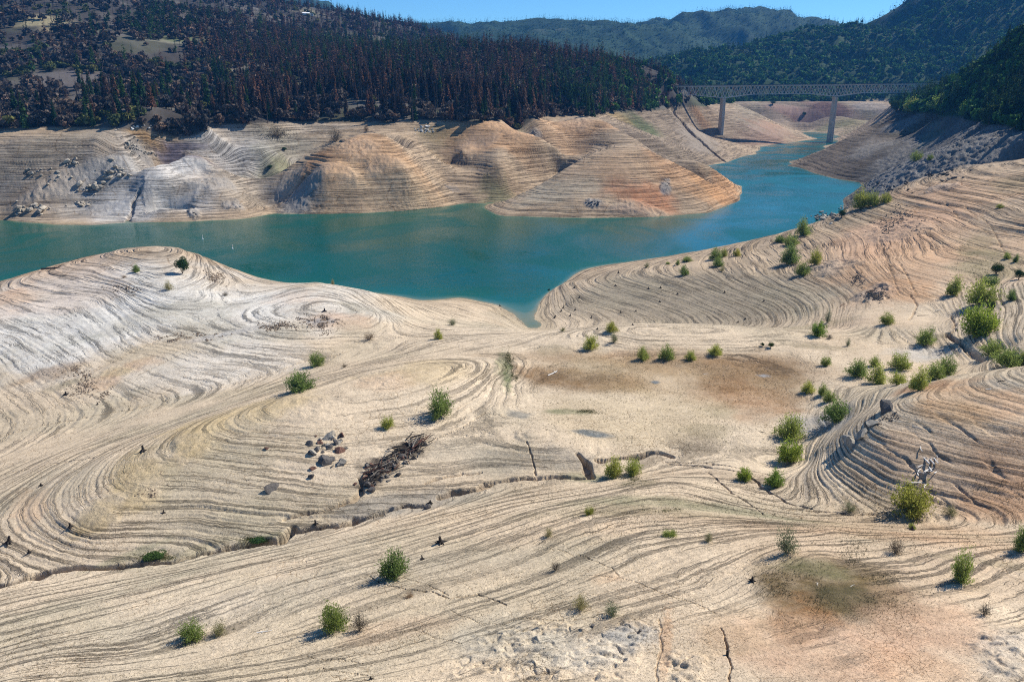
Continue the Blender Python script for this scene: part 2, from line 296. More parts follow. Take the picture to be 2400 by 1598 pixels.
# general unevenness
Zf += land*(1-forest)*(.05*fbm(X/1.3, Y/1.3, 3, 31)*near + .22*fbm(X/14, Y/14, 4, 33)*(.35+.65*far))
rg = 1-np.abs(fbm(X/3.2, Y/3.2, 4, 41))*2; rgb = 1-np.abs(fbm(X/7.5, Y/7.5, 4, 43))*2
Zf += rough*(np.where(r_ < 300, rg*.55, rgb*1.5+rg*.8)-.4)
# wooded slopes: side valleys and hummocks
green_ = sstep(.06, .2, AZg)
Zf += forest*sstep(700, 1500, r_)*(22*fbm(X/260, Y/260, 4, 51)*sstep(0, 60, Z0-66) + 2.2*fbm(X/22, Y/22, 3, 53))
Zf += sstep(2900, 3900, r_)*130*(.28-np.abs(fbm(X/620, Y/620, 4, 57))*1.5)
Zf += forest*green_*sstep(1900, 2500, r_)*75*(.25-np.abs(fbm(X/330, Y/330, 4, 59))*1.5)
# cracks and stream cuts: (points, half width m, depth m)
def carve(pts, w, dep, wig=.35, seed=1, veg=None):
    w *= (.55 if w < .3 else .8 if w < .75 else 1.15) if w < 5 else 1; dep *= 1.25 if .75 < w < 1.6 else .85; V = [hit(*p) for p in pts]; V = [v for v in V if v is not None]
    if len(V) < 2: return
    xs = np.array([v.x for v in V]); ys = np.array([v.y for v in V])
    aa = np.arctan2(xs, ys); rr = np.hypot(xs, ys); pad = (w*5+1)/rr.min()
    i0, i1 = np.searchsorted(RR, [rr.min()-w*5-1, rr.max()+w*5+1]); j0, j1 = np.searchsorted(AZ, [aa.min()-pad, aa.max()+pad])
    sl = (slice(i0, i1), slice(j0, j1)); x, y = X[sl], Y[sl]
    f = min(wig*w*3, .2) + wig*w*2
    xx = x + f*fbm(x/(w*6), y/(w*6), 3, seed); yy = y + f*fbm(x/(w*6)+9, y/(w*6), 3, seed+4)
    d = np.full(x.shape, 1e9, np.float32)
    for k in range(len(V)-1):
        ex, ey = xs[k+1]-xs[k], ys[k+1]-ys[k]; q = ex*ex+ey*ey+1e-9
        t = np.clip(((xx-xs[k])*ex+(yy-ys[k])*ey)/q, 0, 1)
        d = np.minimum(d, np.hypot(xx-xs[k]-t*ex, yy-ys[k]-t*ey))
    m = 1-sstep(w*.55, w, d*(1+.7*fbm(x/(w*3), y/(w*3), 2, seed+8))*(.75+1.3*vnoise(x/(w*14), y/(w*14), seed+2)))
    Zf[sl] -= dep*m*(.75+.5*vnoise(x/(w*5), y/(w*5), seed))
    return sl, m, d
cuts = []
def cut(*pts, w=.5, dep=.5, seed=1): cuts.append((carve(pts, w, dep, seed=seed), w))
cut((-30,1376),(0,1372),(60,1352),(130,1338),(200,1330),(330,1317),(365,1312),(400,1316),(440,1305),(520,1290),(590,1272),(650,1268),(690,1238),w=1.2,dep=1.7,seed=3)
cut((690,1238),(740,1236),(800,1228),(850,1215),(900,1197),(940,1184),(1000,1180),w=1.0,dep=1.5,seed=5)
cut((665,1215),(700,1205),(760,1195),(830,1172),(850,1150),(845,1120),w=.7,dep=1.1,seed=47); cut((1000,1130),(1060,1112),(1130,1105),w=.55,dep=.8,seed=48)
cut((1035,1165),(1060,1152),(1120,1147),(1165,1127),(1215,1120),(1300,1118),(1385,1120),w=.8,dep=1.1,seed=7)
cut((1385,1112),(1378,1090),(1362,1075),(1352,1066),w=1.1,dep=1.4,seed=9); cut((1400,1078),(1450,1074),(1500,1072),(1522,1062),(1545,1062),(1572,1070),w=1.1,dep=1.5,seed=11)
cut((1570,1086),(1640,1092),(1740,1106),(1770,1125),(1800,1150),(1840,1172),(1900,1190),w=.55,dep=.7,seed=13); cut((1560,1082),(1650,1084),(1730,1096),(1800,1112),w=.35,dep=.5,seed=14)
cut((1660,1105),(1690,1130),(1720,1155),(1760,1180),(1790,1200),w=.3,dep=.5,seed=15); cut((1235,1030),(1244,1060),(1252,1090),(1254,1112),w=.32,dep=.5,seed=17)
cut((1830,1190),(1930,1195),(2000,1205),(2080,1200),w=.4,dep=.5,seed=18)
cut((0,1022),(100,996),(194,978),(300,960),(420,930),(484,917),(600,885),(700,850),(795,830),w=.5,dep=.55,seed=19)
cut((380,790),(300,830),(200,880),w=.3,dep=.3,seed=20); cut((100,960),(190,930),(300,890),(380,850),(450,815),w=.3,dep=.3,seed=21); cut((0,1110),(120,1085),(220,1070),(330,1040),w=.3,dep=.3,seed=22)
cut((865,1348),(905,1368),(950,1380),(1010,1385),(1060,1400),(1120,1390),(1190,1412),w=.22,dep=.45,seed=23); cut((940,1352),(1000,1368),(1050,1392),w=.15,dep=.35,seed=24)
cut((1290,1282),(1330,1290),(1380,1306),(1430,1325),(1450,1345),w=.14,dep=.35,seed=25); cut((1355,1345),(1400,1348),(1450,1350),(1500,1365),(1560,1390),(1640,1415),(1680,1435),w=.16,dep=.35,seed=27)
cut((720,1532),(760,1545),(800,1540),(850,1552),w=.12,dep=.3,seed=28); cut((745,1560),(800,1570),(860,1575),w=.12,dep=.3,seed=29); cut((1060,1430),(1120,1455),(1180,1462),(1210,1450),w=.12,dep=.3,seed=30)
cut((970,1470),(1020,1490),(1080,1505),w=.12,dep=.25,seed=31); cut((1545,1450),(1548,1500),(1538,1598),w=.3,dep=.2,seed=33); cut((1690,1470),(1705,1510),(1712,1560),(1705,1598),w=.28,dep=.4,seed=34)
cut((1480,1440),(1400,1446),(1300,1450),(1210,1446),w=.15,dep=.3,seed=36)
cut((2262,480),(2300,510),(2335,545),(2350,580),(2362,600),w=.45,dep=.6,seed=37); cut((2135,690),(2150,715),(2140,735),(2132,750),w=.6,dep=.6,seed=38); cut((2230,740),(2240,770),(2220,790),w=.7,dep=.7,seed=39)
cut((2110,620),(2130,650),(2150,690),w=.5,dep=.5,seed=40); cut((2060,560),(2090,640),(2110,690),w=.4,dep=.4,seed=41); cut((2220,780),(2260,815),(2300,840),(2400,850),w=1.2,dep=1.0,seed=42)
cut((1010,1035),(1080,1000),(1140,965),w=.22,dep=.4,seed=43); cut((2215,470),(2290,530),(2320,545),w=.5,dep=.5,seed=44)
cut((1576,258),(1600,290),(1640,330),(1697,378),w=7,dep=9,seed=45); cut((326,445),(312,470),(300,518),w=2,dep=2,seed=46)
b = blob(2230,1080,240,110,seed=5,rough=.3)
if b:
    sl, w = b; x, y = X[sl], Y[sl]; u = (x*.93+y*.36)+.8*fbm(x/3, y/3, 3, 61)
    rill = sstep(.62, .95, vnoise(u/.8, (y*.93-x*.36)/7, 63)); Zf[sl] -= w*.38*rill
# hollows behind the far mounds' crests
def hollow(pts, shift, w, dep):
    V = [hit(*p) for p in pts]; V = [v for v in V if v is not None]; xs = []; ys = []
    for v in V: r = math.hypot(v.x, v.y); k = (r+shift)/r; xs.append(v.x*k); ys.append(v.y*k)
    xs, ys = np.array(xs), np.array(ys); rr = np.hypot(xs, ys); aa = np.arctan2(xs, ys)
    i0, i1 = np.searchsorted(RR, [rr.min()-w*1.5, rr.max()+w*1.5]); j0, j1 = np.searchsorted(AZ, [aa.min()-w*1.5/rr.min(), aa.max()+w*1.5/rr.min()]); sl = (slice(i0,i1), slice(j0,j1))
    d = np.full(X[sl].shape, 1e9)
    for k in range(len(xs)-1):
        ex, ey = xs[k+1]-xs[k], ys[k+1]-ys[k]; t = np.clip(((X[sl]-xs[k])*ex+(Y[sl]-ys[k])*ey)/(ex*ex+ey*ey+1e-9), 0, 1); d = np.minimum(d, np.hypot(X[sl]-xs[k]-t*ex, Y[sl]-ys[k]-t*ey))
    Zf[sl] -= dep*(1-sstep(w*.15, w, d))*sstep(2, 14, Zf[sl])
hollow([(300,444),(380,394),(430,374),(520,402),(600,442)], 36, 24, 9)
hollow([(640,428),(700,380),(750,354),(800,330),(840,318),(880,316),(915,325)], 34, 26, 11)
hollow([(1160,484),(1250,442),(1340,386),(1420,350),(1470,338)], 36, 28, 12); hollow([(1500,342),(1560,376),(1640,420),(1700,450)], 27, 20, 8)
hollow([(1190,290),(1270,344),(1335,368)], 40, 30, 11)
# pale rock lumps breaking the surface at the bottom
bed = np.zeros_like(rough)
for px, py, rx, ry in ((1400,1520,110,60),(1290,1540,110,60),(1480,1480,90,30),(1330,1470,60,20),(1200,1490,110,40),(1140,1560,140,40),(2360,1520,70,60),(1600,1560,60,50)):
    b = blob(px, py, rx, ry, seed=px, rough=.5, soft=.7)
    if b: sl, w = b; bed[sl] = np.maximum(bed[sl], w)
lump = np.clip(vnoise(X/1.1+.3*fbm(X/2,Y/2,2,91), Y/.8, 93)*1.5-.35, 0, 1)**.7
Zf += bed*(.50*lump - .22*sstep(.72, .95, 1-np.abs(fbm(X/2.6, Y/2.0, 3, 97))*2.2) + .05*(1-np.abs(fbm(X/.9, Y/.9, 3, 95))*2))
Zf = Zf.astype(np.float64)
# --- colours of the soil (albedo), with some shade painted in
def c3(*c): return np.array(c, np.float32)
BIGTINT = 1
col = np.empty(Z0.shape+(3,), np.float32)
n1 = (fbm(X/60, Y/60, 4, 101)*.5+.5)[...,None].astype(np.float32); n2 = (fbm(X/8, Y/8, 4, 103)*.5+.5)[...,None].astype(np.float32)
col[:] = c3(.56,.465,.34)*(1-n1) + c3(.53,.41,.275)*n1
col *= .88+.24*n2
fw = (far*np.ones_like(Z0))[...,None].astype(np.float32); col = col*(1-fw)+fw*c3(.40,.30,.20)*(.85+.3*n2)*(.9+.25*n1)
vf = (vnoise(X/.7, Y/.7, 141)*.45+vnoise(X/2.3, Y/2.3, 143)*.55).astype(np.float32)
def tint(px, py, rx, ry, c, k=1, rough=.4, soft=.6, ang=0):
    b = blob(px, py, rx, ry, ang=ang, seed=px*3+py, rough=rough, soft=soft)
    if b is None: return
    sl, w = b; w = np.clip(w*k*(.72+.56*vf[sl]), 0, 1)[...,None]; col[sl] = col[sl]*(1-w) + c3(*c)*w*(.85+.3*n2[sl])
GW, OR, YL, BR, GG, OL, PK = (.58,.55,.49), (.50,.27,.13), (.46,.35,.19), (.21,.125,.06), (.13,.15,.07), (.20,.17,.09), (.50,.315,.20)
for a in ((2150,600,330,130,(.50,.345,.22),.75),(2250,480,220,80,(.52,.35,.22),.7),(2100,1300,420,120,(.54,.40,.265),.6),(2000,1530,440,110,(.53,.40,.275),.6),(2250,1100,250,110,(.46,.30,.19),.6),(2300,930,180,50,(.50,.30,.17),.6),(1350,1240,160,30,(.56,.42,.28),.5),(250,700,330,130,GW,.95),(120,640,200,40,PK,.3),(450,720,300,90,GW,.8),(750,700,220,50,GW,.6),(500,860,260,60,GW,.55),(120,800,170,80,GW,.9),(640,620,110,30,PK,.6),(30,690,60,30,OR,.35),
        (280,870,60,14,YL,.7),(330,850,60,16,OR,.35),(230,900,70,18,OR,.3),(110,875,100,18,BR,.55),(150,900,60,10,OL,.5),(690,700,70,18,OR,.2),(800,750,90,25,PK,.5),
        (260,780,80,14,OL,.2),(330,740,90,18,OL,.25),(180,800,80,10,GG,.12),
        (330,1110,90,80,YL,.8),(450,1010,120,35,YL,.8),(600,960,160,28,YL,.7),(230,1210,70,40,YL,.7),(1000,860,150,26,YL,.5),(900,890,90,22,OR,.2),(60,1180,50,60,OR,.25),(480,1280,110,14,OL,.5),(300,1300,120,10,GG,.4),(600,1262,60,9,GG,.7),
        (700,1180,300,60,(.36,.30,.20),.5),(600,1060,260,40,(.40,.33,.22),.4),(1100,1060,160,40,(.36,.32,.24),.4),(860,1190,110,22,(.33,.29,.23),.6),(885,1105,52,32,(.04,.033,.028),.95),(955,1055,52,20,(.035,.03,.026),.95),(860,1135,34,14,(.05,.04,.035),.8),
        (1550,850,360,34,BR,.7),(1350,890,180,34,BR,.9),(1600,900,330,60,(.34,.24,.13),.55),(1750,860,140,40,BR,.6),(1760,940,150,46,(.28,.15,.07),.65),(1690,900,110,26,BR,.7),(1500,980,260,60,(.42,.33,.20),.5),(1680,960,50,20,OL,.3),(1830,900,70,60,(.25,.17,.09),.4),
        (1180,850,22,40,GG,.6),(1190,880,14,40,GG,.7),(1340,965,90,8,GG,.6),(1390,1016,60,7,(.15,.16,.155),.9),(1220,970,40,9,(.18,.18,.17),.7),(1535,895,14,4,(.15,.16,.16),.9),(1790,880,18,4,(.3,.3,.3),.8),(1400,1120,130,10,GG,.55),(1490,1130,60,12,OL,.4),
        (1660,1010,80,20,OL,.35),(1300,820,60,12,OL,.3),(1450,830,50,10,OR,.2),(1650,700,280,66,(.29,.245,.18),.75),(1450,690,140,55,(.27,.235,.17),.7),(1650,750,250,18,(.24,.20,.14),.5),
        (2100,600,150,60,OR,.35),(2120,680,110,26,OR,.5),(2050,560,110,40,PK,.6),(2180,500,150,50,PK,.6),(2330,620,80,45,GG,.45),(2290,580,50,40,OL,.5),(2380,430,70,22,OL,.5),(2350,500,80,40,(.34,.30,.22),.4),(2030,500,110,28,(.30,.26,.18),.4),(1960,500,60,20,(.36,.28,.18),.5),
        (2150,830,80,22,(.45,.42,.37),.7),(2180,790,40,8,OL,.5),(1900,810,100,10,OL,.4),(1900,765,80,6,OL,.4),(2240,900,150,20,OR,.35),(2160,905,70,12,(.36,.17,.08),.6),(2330,900,90,18,(.36,.33,.27),.6),(2200,960,120,30,(.42,.26,.13),.5),
        (2380,1180,130,60,(.42,.24,.13),.6),(2150,1080,200,60,(.36,.28,.20),.5),(2350,1060,120,90,(.44,.27,.16),.5),(1900,1000,60,30,(.40,.37,.32),.7),(1960,985,40,30,(.30,.31,.31),.6),
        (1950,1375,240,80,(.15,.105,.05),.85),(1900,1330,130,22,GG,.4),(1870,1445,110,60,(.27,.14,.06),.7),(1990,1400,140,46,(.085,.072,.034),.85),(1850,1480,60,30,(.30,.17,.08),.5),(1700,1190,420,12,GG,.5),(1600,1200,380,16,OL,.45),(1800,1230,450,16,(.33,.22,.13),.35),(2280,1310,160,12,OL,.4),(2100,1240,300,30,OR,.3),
        (1900,1520,260,80,PK,.6),(2200,1480,200,90,PK,.6),(2150,1560,150,50,OR,.3),(1560,1500,20,90,OR,.4),(1700,1480,110,70,(.45,.33,.2),.4),(1350,1530,170,60,(.47,.43,.35),.5),(1180,1500,180,60,(.48,.43,.34),.5),(1480,1490,80,34,(.34,.33,.30),.6),(2350,1520,90,60,(.44,.40,.33),.5),(1420,1350,60,18,OR,.25),(950,1470,200,26,PK,.3),
        (1660,1110,180,10,(.4,.3,.2),.4),(600,1400,700,40,(.44,.38,.29),.4),(300,1380,300,16,(.36,.31,.22),.5),
        
        (950,1180,230,26,(.30,.265,.21),.7),(1150,1085,120,30,(.34,.29,.22),.6),(1310,1070,80,30,(.32,.28,.22),.6),
        # far shore
        (1560,325,180,75,(.25,.195,.14),.9),(1720,290,120,55,(.28,.205,.14),.85),(1790,320,100,28,(.31,.19,.13),.7),(1900,270,200,40,(.26,.20,.145),.9),(1050,345,60,60,(.28,.225,.15),.8),(1080,300,110,14,(.26,.21,.12),.8),(620,345,110,55,(.31,.285,.23),.8),(860,410,200,110,(.52,.36,.215),.9),
        (330,420,330,70,(.31,.285,.25),.85),(100,360,200,60,(.34,.30,.25),.7),(120,330,140,25,(.36,.29,.2),.5),(420,440,190,95,(.50,.475,.44),.9),(440,395,80,34,(.60,.57,.53),.8),(500,430,80,40,(.48,.41,.33),.6),(540,430,70,50,(.42,.34,.25),.7),(520,330,120,30,(.42,.40,.38),.7),(420,322,56,12,(.17,.145,.18),.85),(400,345,46,9,(.17,.145,.18),.8),(450,363,100,5,(.19,.165,.19),.7),(320,305,70,8,(.36,.22,.1),.8),
        (640,365,50,22,(.2,.2,.09),.6),(680,340,80,28,(.30,.27,.2),.5),(620,395,60,12,GG,.5),(740,300,160,16,(.42,.38,.32),.5),(740,380,50,20,OR,.75),(780,410,60,30,OR,.4),(860,350,130,50,(.50,.31,.17),.8),(560,340,90,40,(.40,.37,.33),.6),(700,330,90,30,(.33,.30,.24),.7),(1040,320,60,26,(.27,.21,.11),.6),(700,460,70,40,(.28,.27,.25),.7),(900,450,170,50,(.52,.39,.25),.6),(1060,440,20,8,(.2,.2,.2),.6),
        (1180,315,120,34,(.46,.27,.14),.75),(1170,400,160,55,(.40,.29,.185),.7),(1300,300,80,24,OR,.35),(1350,300,90,26,(.47,.29,.16),.8),(1170,470,50,5,GG,.6),(1210,285,20,12,(.3,.24,.1),.5),(1440,410,60,22,OR,.3),(1500,400,160,60,(.46,.31,.19),.7),(1500,450,90,36,(.44,.20,.10),.8),(1470,490,90,14,(.36,.24,.17),.5),(1300,450,100,40,(.38,.34,.26),.6),(1600,400,80,34,(.48,.28,.15),.7),(1660,430,60,20,(.48,.27,.13),.8),(1700,420,50,18,OR,.8),(1395,478,22,9,(.12,.11,.1),.6),(1562,440,14,22,(.12,.11,.1),.6),
        (1500,295,60,14,(.09,.12,.05),.8),(1450,275,40,8,(.36,.26,.12),.6),(1640,270,30,16,OR,.5),(1720,290,50,30,(.3,.24,.17),.6),(1790,290,50,14,(.36,.2,.12),.6),(1780,320,50,20,(.3,.2,.15),.5),(1850,262,60,16,(.34,.2,.15),.7),(1960,250,60,14,(.36,.22,.15),.6),(1930,275,60,10,(.13,.07,.06),.8),(1960,295,60,10,GG,.6),(2050,250,60,14,(.3,.27,.24),.6),(2010,285,80,10,(.22,.2,.1),.6),(1760,260,50,12,(.24,.22,.16),.5),
        (2030,370,230,90,(.17,.13,.095),1.0),(2150,330,240,85,(.10,.082,.062),1.0),(2240,300,200,45,(.075,.065,.052),1.0),(2100,430,110,26,(.09,.08,.068),1.0),(2250,380,150,28,(.095,.083,.068),1.0),(2330,340,130,44,(.10,.088,.072),1.0),(2180,330,30,14,GG,.6),(2150,300,60,10,OL,.4)):  # dark tints paint the slope and tree shade into this rocky shore
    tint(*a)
g3 = grey[...,None]
col = col*(1-.75*g3) + c3(.25,.24,.225)*.75*g3*(.6+.8*n2)
# dried silt and scraps at each waterline drop, with the scarps' shade painted in
ln1 = np.where(t1 < .12, 1, 0)*near + np.where(t2 < .10, 1, 0)*.6 + np.where(t3 < .12, 1, 0)*far*.8
pat = sstep(-.1, .35, fbm(X/20, Y/20, 3, 111))
col *= (1-.30*(terr*np.clip(ln1, 0, 1)*(.35+.65*pat)))[...,None]
olive = (terr*sstep(.05, .4, fbm(X/30, Y/30, 4, 113))*.35*near)[...,None].astype(np.float32)
col = col*(1-olive)+c3(.28,.26,.18)*olive
# damp rim at the waterline
wet = ((1-sstep(.0, 1.3, Zf))*.45)[...,None].astype(np.float32); col = col*(1-wet)+c3(.30,.24,.15)*wet
for c, w in cuts:
    if c is None or w > 2: continue
    sl, m, d = c; m = (m*.45)[...,None]; col[sl] = col[sl]*(1-m)+c3(.26,.18,.11)*m
# ground under the woods
azd = AZg
fr = forest[...,None].astype(np.float32)
ash = sstep(-.05, .5, fbm(X/70, Y/70, 5, 121))[...,None]; gras = sstep(.0, .45, fbm(X/90, Y/90, 4, 123))[...,None]
fc = c3(.050,.044,.038)*(1-ash)+c3(.14,.125,.108)*ash; fc = fc*(1-gras*.45)+c3(.07,.078,.036)*gras*.45
green = sstep(-.02, .06, AZg-(.20+.1*fbm(X/300, Y/300, 2, 7)) + sstep(1500, 2300, r_)*.12)*sstep(800, 1300, r_*1.0) 
green = np.maximum(green, sstep(.30, .36, AZg))
bare = sstep(.38, .6, fbm(X/150, Y/150, 5, 131)-.05)[...,None]
mt = sstep(3000, 3400, r_)*np.ones_like(Z0)
gc = c3(.022,.046,.014)*(1-.12*bare)+c3(.16,.13,.08)*.12*bare*(AZg < .62)[...,None]
g_ = green[...,None].astype(np.float32); fc = fc*(1-g_)+gc*g_
mb = (.5*sstep(.25, .6, fbm(X/420, Y/420, 5, 133))*mt)[...,None]
fc = fc*(1-mt[...,None])+(c3(.022,.048,.024)*(1-mb)+c3(.15,.125,.085)*mb)*mt[...,None]
col = col*(1-fr)+fc*fr
for a in ((110,62,80,12,(.28,.24,.14),.9),(150,75,60,8,(.24,.2,.12),.8),(390,105,70,8,(.22,.21,.15),.7),(420,100,50,9,(.13,.16,.06),.7),(140,190,120,26,(.15,.13,.12),.7),(560,165,40,12,(.2,.18,.14),.7),(720,200,22,14,(.18,.17,.08),.7),(720,33,40,8,(.2,.18,.12),.7),(1160,170,50,8,(.26,.22,.17),.8),(1230,112,60,9,(.18,.16,.11),.8),(900,240,100,14,(.13,.12,.11),.7),(1000,265,120,8,(.12,.13,.07),.7)): tint(*a)
col = np.clip(col, .01, .85).astype(np.float32)
print('detail', time.time()-T0)
# ------------------------------------------------------------------ material helpers
def mat(name):
    m = bpy.data.materials.new(name); m.use_nodes = True
    nt = m.node_tree; nt.nodes.clear()
    out = nt.nodes.new('ShaderNodeOutputMaterial'); b = nt.nodes.new('ShaderNodeBsdfPrincipled')
    nt.links.new(b.outputs[0], out.inputs[0]); b.inputs['Specular IOR Level'].default_value = .25
    return m, nt, b
class NB:
    def __init__(s, nt): s.nt = nt
    def n(s, t, **kw):
        x = s.nt.nodes.new('ShaderNode'+t)
        for k, v in kw.items(): setattr(x, k, v)
        return x
    def put(s, sock, v):
        if isinstance(v, bpy.types.NodeSocket): s.nt.links.new(v, sock)
        elif v is not None: sock.default_value = v
    def math(s, op, a, b=None, clamp=False):
        x = s.n('Math', operation=op, use_clamp=clamp); s.put(x.inputs[0], a); s.put(x.inputs[1], b); return x.outputs[0]
    def mix(s, f, a, b, mode='MIX'):
        x = s.n('Mix', data_type='RGBA', blend_type=mode); s.put(x.inputs[0], f); s.put(x.inputs[6], a); s.put(x.inputs[7], b); return x.outputs[2]
    def noise(s, vec, scale, detail=4, rough=.55, dist=0):
        x = s.n('TexNoise'); s.put(x.inputs['Vector'], vec); x.inputs['Scale'].default_value = scale
        x.inputs['Detail'].default_value = detail; x.inputs['Roughness'].default_value = rough; x.inputs['Distortion'].default_value = dist
        return x.outputs[0]
    def ramp(s, f, *st):
        x = s.n('ValToRGB'); cr = x.color_ramp
        while len(cr.elements) < len(st): cr.elements.new(.5)
        for e, (p, c) in zip(cr.elements, st): e.position = p; e.color = (c, c, c, 1) if isinstance(c, (int, float)) else (*c, 1)
        s.put(x.inputs[0], f); return x.outputs[0]
    def mapr(s, v, a, b, c, d):
        x = s.n('MapRange'); s.put(x.inputs[0], v)
        for k, q in enumerate((a, b, c, d)): x.inputs[k+1].default_value = q
        return x.outputs[0]
    def bump(s, h, dist, strength=1, nrm=None):
        x = s.n('Bump'); x.inputs['Strength'].default_value = strength; x.inputs['Distance'].default_value = dist
        s.put(x.inputs['Height'], h); s.put(x.inputs['Normal'], nrm); return x.outputs[0]
    def attr(s, name): return s.n('Attribute', attribute_name=name)
def simple(name, c, rough=.9, var=.25, scale=3, bump=0, spec=.2):
    m, nt, b = mat(name); B = NB(nt); g = B.n('NewGeometry')
    f = B.noise(g.outputs['Position'], scale, 4)
    v = B.mapr(f, .3, .7, 1-var, 1+var); oi = B.n('ObjectInfo'); rv = B.mapr(oi.outputs['Random'], 0, 1, .85, 1.15)
    k = B.math('MULTIPLY', v, rv)
    cc = B.n('CombineColor'); [B.put(cc.inputs[i], k) for i in range(3)]
    B.put(b.inputs['Base Color'], B.mix(1.0, (*c, 1), cc.outputs[0], 'MULTIPLY')); b.inputs['Roughness'].default_value = rough
    b.inputs['Specular IOR Level'].default_value = spec
    if bump: B.put(b.inputs['Normal'], B.bump(f, bump))
    return m
def link(ob, name=None): sc.collection.objects.link(ob); return ob
def tag(o, label=None, cat=None, group=None, kind=None):
    for k, v in (('label', label), ('category', cat), ('group', group), ('kind', kind)):
        if v: o[k] = v
    return o
def npmesh(name, co, faces, smooth=False):
    """faces: int array (n,3) or (n,4), or a list of such arrays"""
    me = bpy.data.meshes.new(name); fl = faces if isinstance(faces, list) else [faces]
    co = np.asarray(co, np.float32); me.vertices.add(len(co)); me.vertices.foreach_set('co', co.ravel())
    vi = np.concatenate([f.ravel() for f in fl]).astype(np.int32); sizes = np.concatenate([np.full(len(f), f.shape[1]) for f in fl])
    me.loops.add(len(vi)); me.loops.foreach_set('vertex_index', vi)
    st = np.r_[0, np.cumsum(sizes)[:-1]].astype(np.int32)
    me.polygons.add(len(sizes)); me.polygons.foreach_set('loop_start', st)
    me.polygons.foreach_set('use_smooth', np.full(len(sizes), bool(smooth)))
    me.update(calc_edges=True); return me
# ------------------------------------------------------------------ ground
idx = np.arange(NR*NA).reshape(NR, NA)
quads = np.stack([idx[:-1,:-1], idx[:-1,1:], idx[1:,1:], idx[1:,:-1]], -1).reshape(-1, 4)[:, ::-1]
gm = npmesh('ground', np.stack([X, Y, Zf], -1).reshape(-1, 3), quads, True)
a = gm.color_attributes.new('soil', 'FLOAT_COLOR', 'POINT'); a.data.foreach_set('color', np.concatenate([col.reshape(-1,3), np.ones((NR*NA,1), np.float32)], 1).ravel())
for nm, arr in (('level', zw), ('terr', terr*near+terr*far*.999), ('wood', forest), ('rough', rough), ('farness', far*np.ones_like(Z0))):
    a = gm.attributes.new(nm, 'FLOAT', 'POINT'); a.data.foreach_set('value', np.ascontiguousarray(arr, np.float32).ravel())
ground = link(bpy.data.objects.new('ground', gm)); tag(ground, 'bare terraced reservoir banks and wooded hills', 'ground', kind='structure')
m, nt, b = mat('soil'); B = NB(nt); g = B.n('NewGeometry'); pos = g.outputs['Position']
soil = B.attr('soil').outputs['Color']; lev = B.attr('level').outputs['Fac']; te = B.attr('terr').outputs['Fac']; wo_ = B.attr('wood').outputs['Fac']; ro = B.attr('rough').outputs['Fac']
sx = B.n('SeparateXYZ'); B.put(sx.inputs[0], pos)
cx = B.n('CombineXYZ'); B.put(cx.inputs[0], B.math('MULTIPLY', sx.outputs[0], .035)); B.put(cx.inputs[1], B.math('MULTIPLY', sx.outputs[1], .035)); B.put(cx.inputs[2], B.math('MULTIPLY', lev, 4.0))
st1 = B.noise(cx.outputs[0], 1.0, 5, .65)                                   # streaks that follow the water levels; dark colour paints scarp shade and debris
st = B.ramp(st1, (.40, 0), (.47, 1)); st2 = B.ramp(st1, (.36,.10), (.42,.66), (.47,1))
grit = B.noise(pos, 11.0, 3, .7); fine = B.noise(pos, 1.7, 6, .65); fine2 = B.noise(pos, .35, 5, .6); spk = B.noise(pos, 5.5, 3, .6); sp2 = B.noise(pos, 1.1, 5, .75)
v = B.math('MULTIPLY', B.mapr(fine, .3, .7, .80, 1.20), B.mapr(fine2, .3, .7, .90, 1.10))
v = B.math('MULTIPLY', v, B.ramp(spk, (.36,.45), (.45,1.0))); v = B.math('MULTIPLY', v, B.ramp(sp2, (.30,.55), (.40,1.0))); v = B.math('MULTIPLY', v, B.mapr(grit, .3, .7, .78, 1.22)); VPOST = 1
fa = B.attr('farness').outputs['Fac']; tf = B.math('MULTIPLY', te, fa)
cf = B.n('CombineXYZ'); B.put(cf.inputs[0], B.math('MULTIPLY', sx.outputs[0], .012)); B.put(cf.inputs[1], B.math('MULTIPLY', sx.outputs[1], .012)); B.put(cf.inputs[2], B.math('MULTIPLY', lev, .95))
sf = B.noise(cf.outputs[0], 1.0, 4, .6); sfb = B.ramp(sf, (.42, 0), (.50, 1)); sfc = B.ramp(sf, (.38,.42), (.48,1))  # far terrace lines; sfc darkens scarp shade and debris into the colour
dsn = B.n('TexNoise'); B.put(dsn.inputs['Vector'], pos); dsn.inputs['Scale'].default_value = .9; dsn.inputs['Detail'].default_value = 3
vm = B.n('VectorMath', operation='MULTIPLY_ADD'); B.put(vm.inputs[0], dsn.outputs['Color']); vm.inputs[1].default_value = (1.6,1.6,0); B.put(vm.inputs[2], pos)
def cracks(scale, wd):
    vo = B.n('TexVoronoi', feature='DISTANCE_TO_EDGE', voronoi_dimensions='2D'); B.put(vo.inputs['Vector'], vm.outputs[0]); vo.inputs['Scale'].default_value = scale
    return B.ramp(vo.outputs['Distance'], (0, 0), (wd, 1))
pm = B.ramp(B.noise(pos, .05, 3), (.52, 0), (.62, 1)); nf = B.math('SUBTRACT', 1.0, fa)
ck1 = B.math('MAXIMUM', cracks(.33, .030), B.math('SUBTRACT', 1.0, B.math('MULTIPLY', pm, nf)))
pm2 = B.ramp(B.noise(pos, .09, 3), (.54, 0), (.63, 1)); ck2 = B.math('MAXIMUM', cracks(1.1, .05), B.math('SUBTRACT', 1.0, B.math('MULTIPLY', pm2, nf)))
ck3 = B.math('MAXIMUM', cracks(.06, .035), B.math('SUBTRACT', 1.0, B.math('MULTIPLY', pm, fa)))
wod = B.math('SUBTRACT', 1.0, wo_); cks = B.math('MULTIPLY', B.math('MULTIPLY', ck1, ck2), ck3)
tk = B.math('MULTIPLY', te, .72); vs = B.mix(tk, (1,1,1,1), st2, 'MIX')
